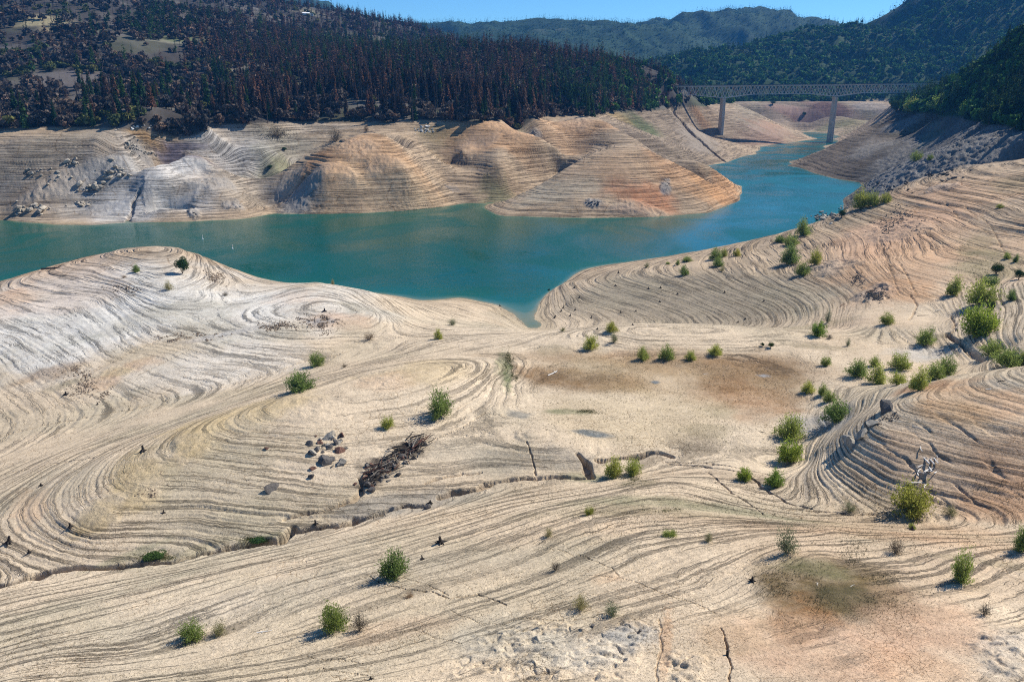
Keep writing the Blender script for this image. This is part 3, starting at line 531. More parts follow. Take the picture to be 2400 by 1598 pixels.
cc = B.n('CombineColor'); [B.put(cc.inputs[i], v) for i in range(3)]
c = B.mix(1.0, soil, cc.outputs[0], 'MULTIPLY'); ckc = B.ramp(cks, (0, (.62,.54,.46)), (1, (1,1,1))); c = B.mix(wod, c, B.mix(1.0, c, ckc, 'MULTIPLY')); c = B.mix(1.0, c, vs, 'MULTIPLY'); c = B.mix(B.math('MULTIPLY', tf, .75), c, B.mix(1.0, c, sfc, 'MULTIPLY'))
B.put(b.inputs['Base Color'], c); b.inputs['Roughness'].default_value = .95; b.inputs['Specular IOR Level'].default_value = .12
n0 = B.bump(fine, .18, .9); n0 = B.bump(grit, .02, .8, n0); n0 = B.bump(cks, .08, .7, n0); 
h2 = B.math('MULTIPLY', st, te); n1_ = B.bump(h2, .30, 1.0, n0); n1_ = B.bump(B.math('MULTIPLY', sfb, tf), 1.3, 1.0, n1_)
n3_ = B.bump(B.math('MULTIPLY', B.noise(pos, .8, 6, .7), ro), .9, .8, n1_)
B.put(b.inputs['Normal'], n3_)
gm.materials.append(m)
# ------------------------------------------------------------------ water
wr = np.where((RR > 150) & (RR < 3000))[0][::3]; wc = np.arange(0, NA, 3)
wx = X[np.ix_(wr, wc)]; wy = Y[np.ix_(wr, wc)]; wz = Zf[np.ix_(wr, wc)]
wi = np.arange(wx.size).reshape(wx.shape); wq = np.stack([wi[:-1,:-1], wi[:-1,1:], wi[1:,1:], wi[1:,:-1]], -1).reshape(-1, 4)[:, ::-1]
keepq = (wz.ravel()[wq].min(1) < .6); wq = wq[keepq]
used, inv = np.unique(wq, return_inverse=True)
wm = npmesh('lake', np.stack([wx.ravel()[used], wy.ravel()[used], np.zeros(len(used))], -1), inv.reshape(-1, 4), True)
a = wm.attributes.new('depth', 'FLOAT', 'POINT'); a.data.foreach_set('value', (-wz.ravel()[used]).astype(np.float32))
lake = link(bpy.data.objects.new('lake_water', wm)); tag(lake, 'calm teal reservoir water between the banks', 'water', kind='structure')
m, nt, b = mat('lake_water'); B = NB(nt); g = B.n('NewGeometry'); pos = g.outputs['Position']
sxw = B.n('SeparateXYZ'); B.put(sxw.inputs[0], pos); dep = B.attr('depth').outputs['Fac']; s1 = B.ramp(B.math('DIVIDE', dep, 6.0), (0, (.20,.18,.09)), (.06, (.06,.13,.09)), (.22, (.003,.078,.050)), (1, (.0005,.062,.044)))
ch = B.math('MULTIPLY', B.mapr(sxw.outputs[0], 60, 380, 0, 1), B.mapr(sxw.outputs[1], 330, 620, 0, 1)); ch = B.math('MULTIPLY', ch, B.mapr(sxw.outputs[1], 900, 1100, 1, .25)); s1 = B.mix(B.math('MULTIPLY', ch, B.mapr(B.noise(pos, .012, 4, .6, 2.5), .35, .6, .5, 1)), s1, (.008,.135,.165,1))
big = B.noise(pos, .006, 3); s1 = B.mix(B.mapr(big, .35, .65, 0, .25), s1, (.001,.088,.070,1))
B.put(b.inputs['Base Color'], s1); b.inputs['IOR'].default_value = 1.333; b.inputs['Specular IOR Level'].default_value = .30; B.put(b.inputs['Roughness'], B.mapr(B.noise(pos, .009, 4, .6, 1.5), .42, .60, .03, .32))
mp = B.n('Mapping'); B.put(mp.inputs[0], pos); mp.inputs['Rotation'].default_value = (0, 0, .5); mp.inputs['Scale'].default_value = (.55, 1.0, 1)
wv = B.noise(mp.outputs[0], .55, 4, .6, .4); gust = B.mapr(B.noise(pos, .012, 3), .4, .62, .35, 1)
B.put(b.inputs['Normal'], B.bump(B.math('MULTIPLY', wv, gust), .24, 1))
wm.materials.append(m)
# ------------------------------------------------------------------ bridge
def box_verts(cx, cy, cz, sx, sy, sz):
    return [(cx+i*sx/2, cy+j*sy/2, cz+k*sz/2) for i, j, k in ((-1,-1,-1),(1,-1,-1),(1,1,-1),(-1,1,-1),(-1,-1,1),(1,-1,1),(1,1,1),(-1,1,1))]
BF = np.array([(0,3,2,1),(4,5,6,7),(0,1,5,4),(1,2,6,5),(2,3,7,6),(3,0,4,7)])
class MB:
    def __init__(s): s.v = []; s.f = []
    def box(s, c, d): n = len(s.v); s.v += box_verts(*c, *d); s.f += [tuple(n+q for q in f) for f in BF]
    def bar(s, a, b, w, h=None):
        a = Vector(a); b = Vector(b); h = h or w; d = (b-a).normalized(); up = Vector((0,0,1)) if abs(d.z) < .95 else Vector((0,1,0))
        sd_ = d.cross(up).normalized(); u2 = sd_.cross(d).normalized(); n = len(s.v)
        for p in (a, b):
            for i, j in ((-1,-1),(1,-1),(1,1),(-1,1)): s.v.append(tuple(p+sd_*i*w/2+u2*j*h/2))
        s.f += [(n+3,n+2,n+1,n),(n+4,n+5,n+6,n+7)]+[(n+k, n+(k+1)%4, n+4+(k+1)%4, n+4+k) for k in range(4)]
    def tube(s, pts, rad, k=6):
        n0 = len(s.v); P_ = [Vector(p) for p in pts]
        for i, p in enumerate(P_):
            d = (P_[min(i+1, len(P_)-1)]-P_[max(i-1, 0)]).normalized(); u = d.orthogonal().normalized(); v = d.cross(u)
            for j in range(k): a = 2*math.pi*j/k; s.v.append(tuple(p+(u*math.cos(a)+v*math.sin(a))*rad[i]))
        for i in range(len(P_)-1):
            for j in range(k): s.f.append((n0+i*k+j, n0+i*k+(j+1)%k, n0+(i+1)*k+(j+1)%k, n0+(i+1)*k+j))
        s.f.append(tuple(n0+j for j in range(k))[::-1]); s.f.append(tuple(n0+(len(P_)-1)*k+j for j in range(k)))
    def build(s, name, m, parent=None, smooth=False):
        me = bpy.data.meshes.new(name); me.from_pydata(s.v, [], s.f); me.materials.append(m)
        if smooth: me.polygons.foreach_set('use_smooth', [True]*len(me.polygons))
        o = link(bpy.data.objects.new(name, me)); o.parent = parent; return o
def empty(name, loc=(0,0,0), rz=0, sc_=1):
    o = bpy.data.objects.new(name, None); link(o); o.location = loc; o.rotation_euler = (0,0,rz); o.empty_display_size = .5
    o.scale = (sc_,)*3 if isinstance(sc_, (int, float)) else sc_; return o
def addpart(name, me, parent): o = link(bpy.data.objects.new(name, me)); o.parent = parent; return o
def put(px, py, Z=None): 
    v = hit(px, py, Zf); 
    return v
P1 = Vector((391, 1500, 0)); P2 = Vector((619.6, 1555, 0)); bd = (P2-P1).normalized(); ba = math.atan2(bd.y, bd.x); SPAN = (P2-P1).length
steel = simple('painted_steel', (.54,.52,.47), .6, .15, .05); conc, nt, b = mat('concrete'); B = NB(nt); g = B.n('NewGeometry'); mp = B.n('Mapping'); B.put(mp.inputs[0], g.outputs['Position']); mp.inputs['Scale'].default_value = (.7,.7,.05)
f1 = B.noise(mp.outputs[0], 1.0, 5, .65); f2 = B.noise(g.outputs['Position'], .12, 4); B.put(b.inputs['Base Color'], B.mix(B.mapr(f2, .35, .65, 0, 1), B.ramp(f1, (.35, (.30,.25,.20)), (.55, (.50,.44,.36))), B.ramp(f1, (.35, (.38,.33,.27)), (.55, (.54,.48,.40))))); b.inputs['Roughness'].default_value = .9; asph = simple('asphalt', (.07,.07,.075), .9); rail_m = simple('dark_railing', (.10,.105,.10), .7)
bridge = empty('truss_bridge', (P1.x, P1.y, 0), ba); tag(bridge, 'long pale steel deck truss bridge on two tall concrete piers over the lake arm', 'bridge')
S0, S1 = -124.0, SPAN+216; HW = 5.2
def dz(s): return 104.0 + .0095*s            # road surface
def depth_(s):
    d = min(abs(s), abs(s-SPAN)); return 14.2 + 5.8*max(0, 1-d/58)**1.0
b_ = MB(); nseg = 48
for k in range(nseg):
    a, c = S0-26+(S1+26-S0+26)*k/nseg, S0-26+(S1+26-S0+26)*(k+1)/nseg
    b_.bar((a, 0, dz(a)-.35), (c, 0, dz(c)-.35), 2*HW+3.2, .7)
b_.build('deck', conc, bridge)
b_ = MB()
for k in range(nseg):
    a, c = S0-26+(S1+26-S0+26)*k/nseg, S0-26+(S1+26-S0+26)*(k+1)/nseg
    b_.bar((a, 0, dz(a)+.02), (c, 0, dz(c)+.02), 2*HW+1.6, .04)
b_.build('road_surface', asph, bridge)
for sgn in (-1, 1):
    b_ = MB(); y = sgn*(HW+1.3)
    for k in range(nseg):
        a, c = S0-26+(S1+26-S0+26)*k/nseg, S0-26+(S1+26-S0+26)*(k+1)/nseg
        for h_, t_ in ((.35,.5),(.9,.25),(1.3,.22)): b_.bar((a, y, dz(a)+h_), (c, y, dz(c)+h_), .25, t_)
    s = S0-24
    while s < S1+24: b_.bar((s, y, dz(s)), (s, y, dz(s)+1.35), .3); s += 3
    b_.build('railing', rail_m, bridge)
PL = SPAN/32; n0 = round(S0/PL); n1_ = round(S1/PL)
for sgn in (-1, 1):
    b_ = MB(); y = sgn*HW; top = lambda s: (s, y, dz(s)-1.7); bot = lambda s: (s, y, dz(s)-1.7-depth_(s))
    for k in range(n0, n1_):
        a, c = k*PL, (k+1)*PL
        b_.bar(top(a), top(c), .95, 1.1); b_.bar(bot(a), bot(c), .9, 1.05)
        if k % 2 == 0: b_.bar(bot(a), top(c), .75, .8)
        else: b_.bar(top(a), bot(c), .75, .8)
        b_.bar(top(a), bot(a), .38)
    b_.build('side_truss', steel, bridge)
b_ = MB()
for k in range(n0, n1_+1):
    a = k*PL; b_.bar((a, -HW, dz(a)-1.1), (a, HW, dz(a)-1.1), .4, .7)
    b_.bar((a, -HW, dz(a)-1.7-depth_(a)), (a, HW, dz(a)-1.7-depth_(a)), .35)
    if k % 2 == 0 and k < n1_: c = a+PL; b_.bar((a, -HW, dz(a)-1.7-depth_(a)), (c, HW, dz(c)-1.7-depth_(c)), .3); b_.bar((a, -HW, dz(a)-2), (a, HW, dz(a)-1.7-depth_(a)), .3)
b_.build('cross_bracing', steel, bridge)
for s in (0.0, SPAN):
    p = P1 + bd*s; gz = float(ground_z(np.array([p.x]), np.array([p.y]), Zf)[0]); zt = dz(s)-1.7-depth_(s)-1.0; zb = min(gz, 3)-4
    b_ = MB(); n = 0
    for z, w, t in ((zb, 7.2, 13.5), (zt-3, 5.6, 11.6), (zt-2.9, 6.6, 12.8), (zt, 6.6, 12.8)):
        ch = .9; ring = [(-w/2+ch,-t/2),(w/2-ch,-t/2),(w/2,-t/2+ch),(w/2,t/2-ch),(w/2-ch,t/2),(-w/2+ch,t/2),(-w/2,t/2-ch),(-w/2,-t/2+ch)]
        for q in ring: b_.v.append((s+q[0], q[1], z))
        if n:
            o_ = n*8
            for j in range(8): b_.f.append((o_-8+j, o_-8+(j+1)%8, o_+(j+1)%8, o_+j))
        n += 1
    b_.f.append(tuple(range((n-1)*8, n*8)))
    b_.build('pier', conc, bridge)
    for sg in (-1, 1): b_ = MB(); b_.box((s, sg*HW, zt+.5), (2.2, 1.8, 1.0)); b_.build('bearing', rail_m, bridge)
for s, d in ((S0-3, -1), (S1+3, 1)):
    b_ = MB(); b_.box((s+d*9, 0, dz(s)-12), (18, 2*HW+4, 23.4)); b_.build('abutment', conc, bridge)
# ------------------------------------------------------------------ trees
def leafmat(name, c, var=.35, trans=.15, c2=None):
    m, nt, b = mat(name); B = NB(nt); oi = B.n('ObjectInfo'); tv = B.attr('tv').outputs['Fac']; g = B.n('NewGeometry')
    r = B.math('FRACT', B.math('ADD', B.math('MULTIPLY', oi.outputs['Random'], 7.31), tv)); ri = g.outputs['Random Per Island']
    k = B.math('MULTIPLY', B.mapr(r, 0, 1, 1-var, 1+var), B.mapr(ri, 0, 1, .6, 1.4))
    cc = B.n('CombineColor'); B.put(cc.inputs[0], B.math('MULTIPLY', k, B.mapr(r, 0, 1, .85, 1.2))); B.put(cc.inputs[1], k); B.put(cc.inputs[2], B.math('MULTIPLY', k, B.mapr(r, 0, 1, 1.1, .8)))
    c_ = B.mix(1.0, (*c, 1) if c2 is None else B.ramp(r, (.15, c2), (.45, c), (.75, c2), (.9, c)), cc.outputs[0], 'MULTIPLY'); B.put(b.inputs['Base Color'], c_); b.inputs['Roughness'].default_value = .8; b.inputs['Specular IOR Level'].default_value = .08
    tr = B.n('BsdfTranslucent'); B.put(tr.inputs[0], c_); ms = B.n('MixShader'); ms.inputs[0].default_value = trans
    out = [n for n in nt.nodes if n.type == 'OUTPUT_MATERIAL'][0]
    nt.links.new(b.outputs[0], ms.inputs[1]); nt.links.new(tr.outputs[0], ms.inputs[2]); nt.links.new(ms.outputs[0], out.inputs[0])
    return m
M_DEAD = leafmat('scorched_needles', (.135,.080,.058), .35, .15, (.062,.052,.045)); M_GRN = leafmat('pine_needles', (.036,.080,.026)); M_BRUSH = leafmat('scorched_leaves', (.118,.094,.080), .35, .15, (.060,.055,.050))
M_OAK = leafmat('oak_leaves', (.065,.150,.028), .4); M_OLIVE = leafmat('olive_leaves', (.095,.11,.04), .35); M_BARK = simple('charred_bark', (.055,.048,.043), .95); M_BRIGHT = leafmat('fresh_leaves', (.14,.24,.045), .2, .3); M_WOODS = leafmat('woodland_leaves', (.034,.080,.030), .55)
def rotz(v, a): c, s = np.cos(a), np.sin(a); return np.stack([v[...,0]*c-v[...,1]*s, v[...,0]*s+v[...,1]*c, v[...,2]], -1)
def quads_from(c, u, v):
    """c,u,v (n,3): quads c±u±v"""
    p = np.stack([c-u-v, c+u-v, c+u+v, c-u+v], 1).reshape(-1, 3); return p, np.arange(len(p)).reshape(-1, 4)
def conifer(h, rad, nb, seed, bare=.12, sparse=0., pow_=.85):
    g = np.random.default_rng(seed); t = bare + (1-bare)*g.random(nb)**1.05
    lop = 1+.25*np.sin(g.random()*6+g.random(nb)*.2); R = rad*((1-t)**pow_*.9+.06)*(.6+.55*g.random(nb))*lop; a = g.random(nb)*2*math.pi
    keep = g.random(nb) > sparse; t, R, a = t[keep], R[keep], a[keep]; n = len(t)
    d = np.stack([np.cos(a), np.sin(a), -.28-.3*g.random(n)+.35*t], -1); z = t*h
    c = np.stack([np.zeros(n), np.zeros(n), z], -1) + d*R[:,None]*.55
    side = np.stack([-np.sin(a), np.cos(a), .5*(g.random(n)-.5)], -1)
    tip = c+d*R[:,None]*.5; base = c-d*R[:,None]*.5; w = R*(.24+.12*g.random(n))
    mid = c + np.stack([0*w, 0*w, .12*R], -1)
    v = np.stack([base, mid+side*w[:,None], tip, mid-side*w[:,None]], 1).reshape(-1, 3)
    # hanging tufts give the crown a body
    m = n//2; k = g.integers(0, n, m); cc = c[k]+ (g.random((m,3))-.5)*R[k][:,None]*.6; s_ = R[k]*.22
    uu = np.stack([np.cos(a[k]+1.2), np.sin(a[k]+1.2), 0*s_], -1)*s_[:,None]; vv = np.stack([0*s_, 0*s_, s_*1.3], -1)+(g.random((m,3))-.5)*s_[:,None]*.8
    q, _ = quads_from(cc, uu, vv); v = np.concatenate([v, q]); f = np.arange(len(v)).reshape(-1, 4)
    return v, f
def broad(h, rad, nl, seed, leaf=.09, lobes=6, low=.22):
    g = np.random.default_rng(seed); lc = np.stack([(g.random(lobes)-.5)*rad*1.0, (g.random(lobes)-.5)*rad*1.0, h*(low+.22+.36*g.random(lobes))], -1); lr_ = rad*(.42+.25*g.random(lobes))
    k = g.integers(0, lobes, nl); d = g.normal(size=(nl,3)); d /= np.linalg.norm(d, axis=1)[:,None]; rr = (.55+.45*g.random(nl)**.5)
    c = lc[k]+d*(lr_[k]*rr)[:,None]*np.array([1,1,h/rad*.42]); c[:,2] = np.maximum(c[:,2], h*.06)
    nrm = d+.9*g.normal(size=(nl,3)); nrm /= np.linalg.norm(nrm, axis=1)[:,None]; u = np.cross(nrm, g.normal(size=(nl,3))); u /= np.linalg.norm(u, axis=1)[:,None]; v = np.cross(nrm, u)
    s = leaf*rad*(.6+.8*g.random(nl)); return quads_from(c, u*s[:,None], v*s[:,None]*.75)
def trunk(h, r, seed, limbs=5, spread=.2):
    g = random.Random(seed); b_ = MB(); lean = (g.uniform(-.02,.02)*h, g.uniform(-.02,.02)*h)
    b_.tube([(0,0,-.4),(lean[0]*.3,lean[1]*.3,h*.35),(lean[0],lean[1],h)], [r*1.25, r*.8, r*.15], 5)
    for k in range(limbs):
        z = h*g.uniform(.25,.8); a = g.uniform(0, 6.28); L_ = h*spread*g.uniform(.5,1)*(1.1-z/h)
        b_.tube([(0,0,z),(math.cos(a)*L_*.6, math.sin(a)*L_*.6, z+L_*.25),(math.cos(a)*L_, math.sin(a)*L_, z+L_*.2)], [r*.3, r*.2, r*.06], 4)
    return np.array(b_.v), b_.f
def mk(name, vf, m, smooth=False):
    v, f = vf
    if isinstance(f, np.ndarray): me = npmesh(name, v, f, smooth)
    else: me = bpy.data.meshes.new(name); me.from_pydata([tuple(q) for q in v], [], f)
    me.materials.append(m); return me
KINDS = {  # name: (label, category, group, crown generator, material, trunk (h, r, limbs), base height)
 'scorched_pine': ('tall scorched pine with rusty brown needles on the burnt slope', 'tree', 'scorched brown pines above the far shore', lambda s: conifer(24, 4.6, 300, s, .16, .1, .7), M_DEAD, (26,.42,8)),
 'bare_snag': ('black bare burnt pine trunk standing on the hillside', 'tree', 'bare black snags on the burnt hillside', lambda s: conifer(22, 1.5, 30, s, .45, .2, .5), M_BARK, (22,.36,14)),
 'green_pine': ('green pine that survived the fire on the wooded hills', 'tree', 'green pines on the far hills', lambda s: conifer(25, 4.2, 260, s, .10, .0, .7), M_GRN, (25,.42,5)),
 'scorched_oak': ('low scorched oak with dull grey brown crown on the burnt slope', 'tree', 'scorched oaks on the burnt slope', lambda s: broad(9, 5.2, 200, s, .17), M_BRUSH, (7,.3,8)),
 'green_oak': ('round green leafy tree on the wooded slope', 'tree', 'green leafy trees on the far hills', lambda s: broad(11, 5.6, 240, s, .19), M_OAK, (8,.35,5)),
 'olive_scrub': ('olive green scrub tree growing among burnt trees', 'tree', 'olive scrub trees among the burnt woods', lambda s: broad(7, 4.6, 180, s, .17), M_OLIVE, (5,.25,5))}
LOW = {'scorched_pine': lambda s: conifer(24, 4.6, 70, s, .16, .1, .7), 'bare_snag': lambda s: conifer(22, 1.4, 12, s, .45, .1, .5), 'green_pine': lambda s: conifer(25, 4.2, 70, s, .10, 0, .7),
       'scorched_oak': lambda s: broad(9, 5.4, 60, s, .28), 'green_oak': lambda s: broad(11, 5.8, 75, s, .30), 'olive_scrub': lambda s: broad(7, 4.8, 55, s, .28)}
# where each kind grows
runmax = np.maximum.accumulate((Zf-CAM_H)/RR[:,None], axis=0)
g = NP; cand = []
def scatter(r0, r1, a0, a1, sp):
    n = int((a1-a0)*(r1*r1-r0*r0)/2/(sp*sp)); r = np.sqrt(r0*r0+(r1*r1-r0*r0)*g.random(n)); a = a0+(a1-a0)*g.random(n)
    x, y = r*np.sin(a), r*np.cos(a); z = ground_z(x, y, Zf); return np.stack([x, y, z, a, r], 1)
C_ = np.concatenate([scatter(600, 1500, -.78, .78, 7.0), scatter(1500, 2500, -.78, .78, 11.5), scatter(2500, 3300, -.1, .78, 15)])
fi = np.clip(np.interp(C_[:,3], AZ, np.arange(NA)).astype(int), 0, NA-1); ri_ = np.clip(np.searchsorted(RR, C_[:,4])-8, 0, NR-1)
vis = (C_[:,2]+20-CAM_H)/C_[:,4] > runmax[ri_, fi]-.004
z0 = ground_z(C_[:,0], C_[:,1], Z0); edge = (z0 > 66) & (z0 < 77); C_ = C_[vis & (z0 > 66.0)]; edge = edge[vis & (z0 > 66.0)]
pxs, pys = pix(C_[:,0], C_[:,1], C_[:,2]); x, y, a_, r = C_[:,0], C_[:,1], C_[:,3], C_[:,4]
gf = ground_z(x, y, green.astype(float))
u = g.random(len(C_)); patch = fbm(x/90, y/90, 4, 201); patch2 = fbm(x/60, y/60, 3, 203)
kind = np.full(len(C_), -1)            # 0 scorched pine 1 snag 2 green pine 3 scorched oak 4 green oak 5 olive
band = sstep(380, 620, pxs)            # pines thicken towards the middle of the far shore
pinez = band*sstep(300, 262, pys+8*patch)
dens = .80+.5*patch2
q = u
left = gf < .5
kind[left] = 3
kind[left & (patch > .30)] = 5
k1 = left & (g.random(len(q)) < .07+.62*pinez*sstep(-.25, .1, patch+.15)); kind[k1] = 0
k2 = left & (g.random(len(q)) < .10+.12*pinez+.3*(pys < 60)); kind[k2] = 1
gp = left & (g.random(len(q)) < .05 + .5*np.exp(-((pxs-880)/190)**2-((pys-120)/32)**2) + .45*np.exp(-((pxs-1400)/130)**2-((pys-215)/40)**2) + .22*np.exp(-((pxs-330)/160)**2-((pys-60)/40)**2) + .12*sstep(1200,1500,pxs)); kind[gp] = 2
ok_ = left & (g.random(len(q)) < .02+.2*sstep(1300,1560,pxs)); kind[ok_] = np.where(pxs[ok_] > 1250, 4, 5)
right = ~left; kind[right] = np.where(g.random(right.sum()) < .28+.3*(patch[right] > .2), 2, 4)
keep = edge | (g.random(len(q)) < np.where(left, .44+.22*band+.75*patch2+.32*pinez, .99))
keep &= ~(left & ~edge & (kind == 3) & (patch2 < -.28))
# open ground seen between the trees
for ox, oy, orx, ory in ((110,62,80,12),(390,104,60,6),(150,185,90,18),(1160,172,40,6),(1000,256,120,8),(880,254,90,8),(700,205,18,16),(1205,108,60,6),(720,34,45,8),(560,165,30,8)):
    keep &= ~((((pxs-ox)/orx)**2+((pys-oy)/ory)**2 < 1) & (g.random(len(q)) < .85))
C_, kind, pxs, pys = C_[keep], kind[keep], pxs[keep], pys[keep]
print('trees', len(C_), np.bincount(kind), time.time()-T0)
names = list(KINDS); inframe = (pxs > -10) & (pxs < 2410) & (pys > -20)
# nothing taller stands in front of it
for ki, nm in enumerate(names):
    lab, cat, grp, gen, m, (th, tr, tl) = KINDS[nm]
    ids = np.where(kind == ki)[0]
    big = ids[inframe[ids]]; big = big[np.argsort(C_[big, 4])][:298]; bs = set(big.tolist()); rest = np.array([i for i in ids if i not in bs], int)
    crowns = [mk('crown', gen(100*ki+s), m) for s in range(5)]; trunks = [mk('trunk', trunk(th, tr, 31*ki+s, tl), M_BARK) for s in range(3)]
    for n, i in enumerate(big):
        s = (.78+.66*rnd.random()); w = s*(.85+.35*rnd.random()); 
        o = empty(nm, (C_[i,0], C_[i,1], C_[i,2]-.3), rnd.random()*6.28, (w, w, s)); tag(o, lab, cat, grp)
        addpart('trunk', trunks[n % 3], o); addpart('crown', crowns[n % 5], o)
    if len(rest) == 0: continue
    VV = []; FF = []; TV = []; off = 0
    tvv, tff = trunk(th, tr*1.2, 5, 0)[0], None
    lows = [LOW[nm](50+s)[0] for s in range(6)]
    pick = np.arange(len(rest)) % 6
    for s in range(6):
        I = rest[pick == s]; V = lows[s]
        if len(I) == 0: continue
        sc_ = (.70+.62*g.random(len(I)))*np.where(C_[I,4] > 2500, 1.15, 1); ang = g.random(len(I))*6.28
        W_ = rotz(np.broadcast_to(V, (len(I),)+V.shape), ang[:,None])*np.stack([sc_, sc_, sc_*(.85+.3*g.random(len(I)))], -1)[:,None,:]
        W_ = W_ + np.stack([C_[I,0], C_[I,1], C_[I,2]-.3], -1)[:,None,:]
        VV.append(W_.reshape(-1, 3)); TV.append(np.repeat(g.random(len(I)), len(V)))
    V = np.concatenate(VV); F = np.arange(len(V)).reshape(-1, 4); TV = np.concatenate(TV)
    if nm in ('scorched_pine', 'bare_snag', 'green_pine'):       # thin trunks
        I = rest; w = .42; hh = th*.9; base = np.stack([C_[I,0], C_[I,1], C_[I,2]-.5], -1); tri = []
        for k in range(3):
            a0, a1 = 2.09*k, 2.09*(k+1); p0 = base+[w*math.cos(a0), w*math.sin(a0), 0]; p1 = base+[w*math.cos(a1), w*math.sin(a1), 0]; p2 = base+[0, 0, hh*.8]
            tri.append(np.stack([p0, p1, p2+[.05*math.cos(a1), .05*math.sin(a1), 0], p2+[.05*math.cos(a0), .05*math.sin(a0), 0]], 1).reshape(-1, 3))
        tri = np.concatenate(tri); nq = len(F); F = np.concatenate([F, np.arange(len(tri)).reshape(-1, 4)+len(V)]); V = np.concatenate([V, tri]); TV = np.concatenate([TV, np.zeros(len(tri))])
    me = npmesh(nm+'_wood', V, F); at = me.attributes.new('tv', 'FLOAT', 'POINT'); at.data.foreach_set('value', TV.astype(np.float32)); me.materials.append(m)
    if nm in ('scorched_pine', 'bare_snag', 'green_pine'):
        me.materials.append(M_BARK); mi = np.zeros(len(F), np.int32); mi[nq:] = 1; me.polygons.foreach_set('material_index', mi)
    o = link(bpy.data.objects.new(nm+'_wood', me)); tag(o, {'scorched_pine':'mass of rusty burnt pines covering the hills beyond the lake','bare_snag':'thin black burnt trunks scattered over the far ridges','green_pine':'dark green pine woods on the distant slopes','scorched_oak':'grey brown burnt oak scrub covering the left hillside','green_oak':'thick green leafy woods on the right mountain','olive_scrub':'patches of olive scrub on the burnt hills'}[nm], 'woods', kind='stuff')
# the far mountains' woods
T_ = scatter(3300, 5600, -.25, .55, 19); fi = np.clip(np.interp(T_[:,3], AZ, np.arange(NA)).astype(int), 0, NA-1); ri_ = np.clip(np.searchsorted(RR, T_[:,4])-2, 0, NR-1)
T_ = T_[((T_[:,2]+25-CAM_H)/T_[:,4] > runmax[ri_, fi]-.002) & (fbm(T_[:,0]/420, T_[:,1]/420, 5, 133) < .35)]
lowc = [conifer(26, 6, 10, s, .05, 0, .7)[0] for s in range(4)]; VV = []
for s in range(4):
    I = T_[s::4]; sc_ = (.7+.7*g.random(len(I))); W_ = rotz(np.broadcast_to(lowc[s], (len(I),)+lowc[s].shape), (g.random(len(I))*6.28)[:,None])*sc_[:,None,None]+I[:,None,:3]; VV.append(W_.reshape(-1,3))
V = np.concatenate(VV); me = npmesh('mountain_wood', V, np.arange(len(V)).reshape(-1,4)); me.materials.append(M_WOODS); at = me.attributes.new('tv', 'FLOAT', 'POINT'); at.data.foreach_set('value', np.repeat(g.random(len(V)//4), 4).astype(np.float32))
o = link(bpy.data.objects.new('mountain_wood', me)); tag(o, 'distant woods covering the blue mountains on the skyline', 'woods', kind='stuff')
print('far trees', len(T_), time.time()-T0)
import bmesh
# ------------------------------------------------------------------ shrubs on the bare banks
LM = {'green': leafmat('willow_leaves', (.26,.32,.085), .3, .45), 'bright': leafmat('bright_willow_leaves', (.21,.30,.055), .22, .45), 'yellow': leafmat('yellow_green_leaves', (.28,.31,.07), .2, .45),
      'dark': leafmat('dark_leaves', (.045,.085,.022), .15, .15), 'pale': leafmat('pale_leaves', (.24,.25,.13), .2, .3), 'dry': leafmat('dry_twigs', (.20,.155,.105), .2, .1)}
M_STEM = simple('shrub_stems', (.12,.09,.06), .9)
def willow(n, seed, leaf=1., fill=1., thin=1.):
    """unit shrub: many leafy wands fanning up from one foot; height 1, width 1"""
    g = np.random.default_rng(seed); W = 46; lob = g.random(6)*6.28
    a = g.random(W)*6.28; el = np.arccos(1-.96*g.random(W)**1.1); LN = (.80+.28*g.random(W))*(1+.10*np.sin(3*a+lob[0]))
    dx = np.sin(el)*.62; L3 = np.stack([np.cos(a)*dx, np.sin(a)*dx, .22+.86*np.cos(el)], -1)*LN[:,None]
    k = g.integers(0, W, n); t = .22+.80*g.random(n)**.75; bend = np.stack([0*t, 0*t, -.14*t*t*np.sin(el[k])], -1)
    c = L3[k]*t[:,None]+bend + g.normal(size=(n,3))*(.055*thin*(.4+t))[:,None]
    c[:,2] = np.maximum(c[:,2], .03)
    d = L3[k]/np.linalg.norm(L3[k], axis=1)[:,None] + .55*g.normal(size=(n,3)); d[:,2] += .25; d /= np.linalg.norm(d, axis=1)[:,None]
    s = np.cross(d, g.normal(size=(n,3))); s /= np.linalg.norm(s, axis=1)[:,None]; l = leaf*.040*(.6+.8*g.random(n))
    q = quads_from(c, d*l[:,None], s*(l*.38)[:,None]); b_ = MB()
    for i in range(0, W, 3): b_.tube([(0,0,-.05), tuple(L3[i]*.35+np.array([0,0,.02])), tuple(L3[i]*.8)], [.012, .008, .003], 4)
    return q, (np.array(b_.v), b_.f)
def dome(n, seed, leaf=1.):
    (v, f) = broad(1.0, .52, n, seed, .055*leaf, 9, .12); v = v*np.array([1,1,1.0]); z1 = np.percentile(v[:,2], 99.5); v[:,2] /= z1
    b_ = MB(); [b_.tube([(0,0,-.05),(.1*math.cos(i*1.3),.1*math.sin(i*1.3),.3),(.28*math.cos(i*1.3),.28*math.sin(i*1.3),.7)], [.025,.018,.006], 4) for i in range(5)]
    return (v, f), (np.array(b_.v), b_.f)
PROTO = {}
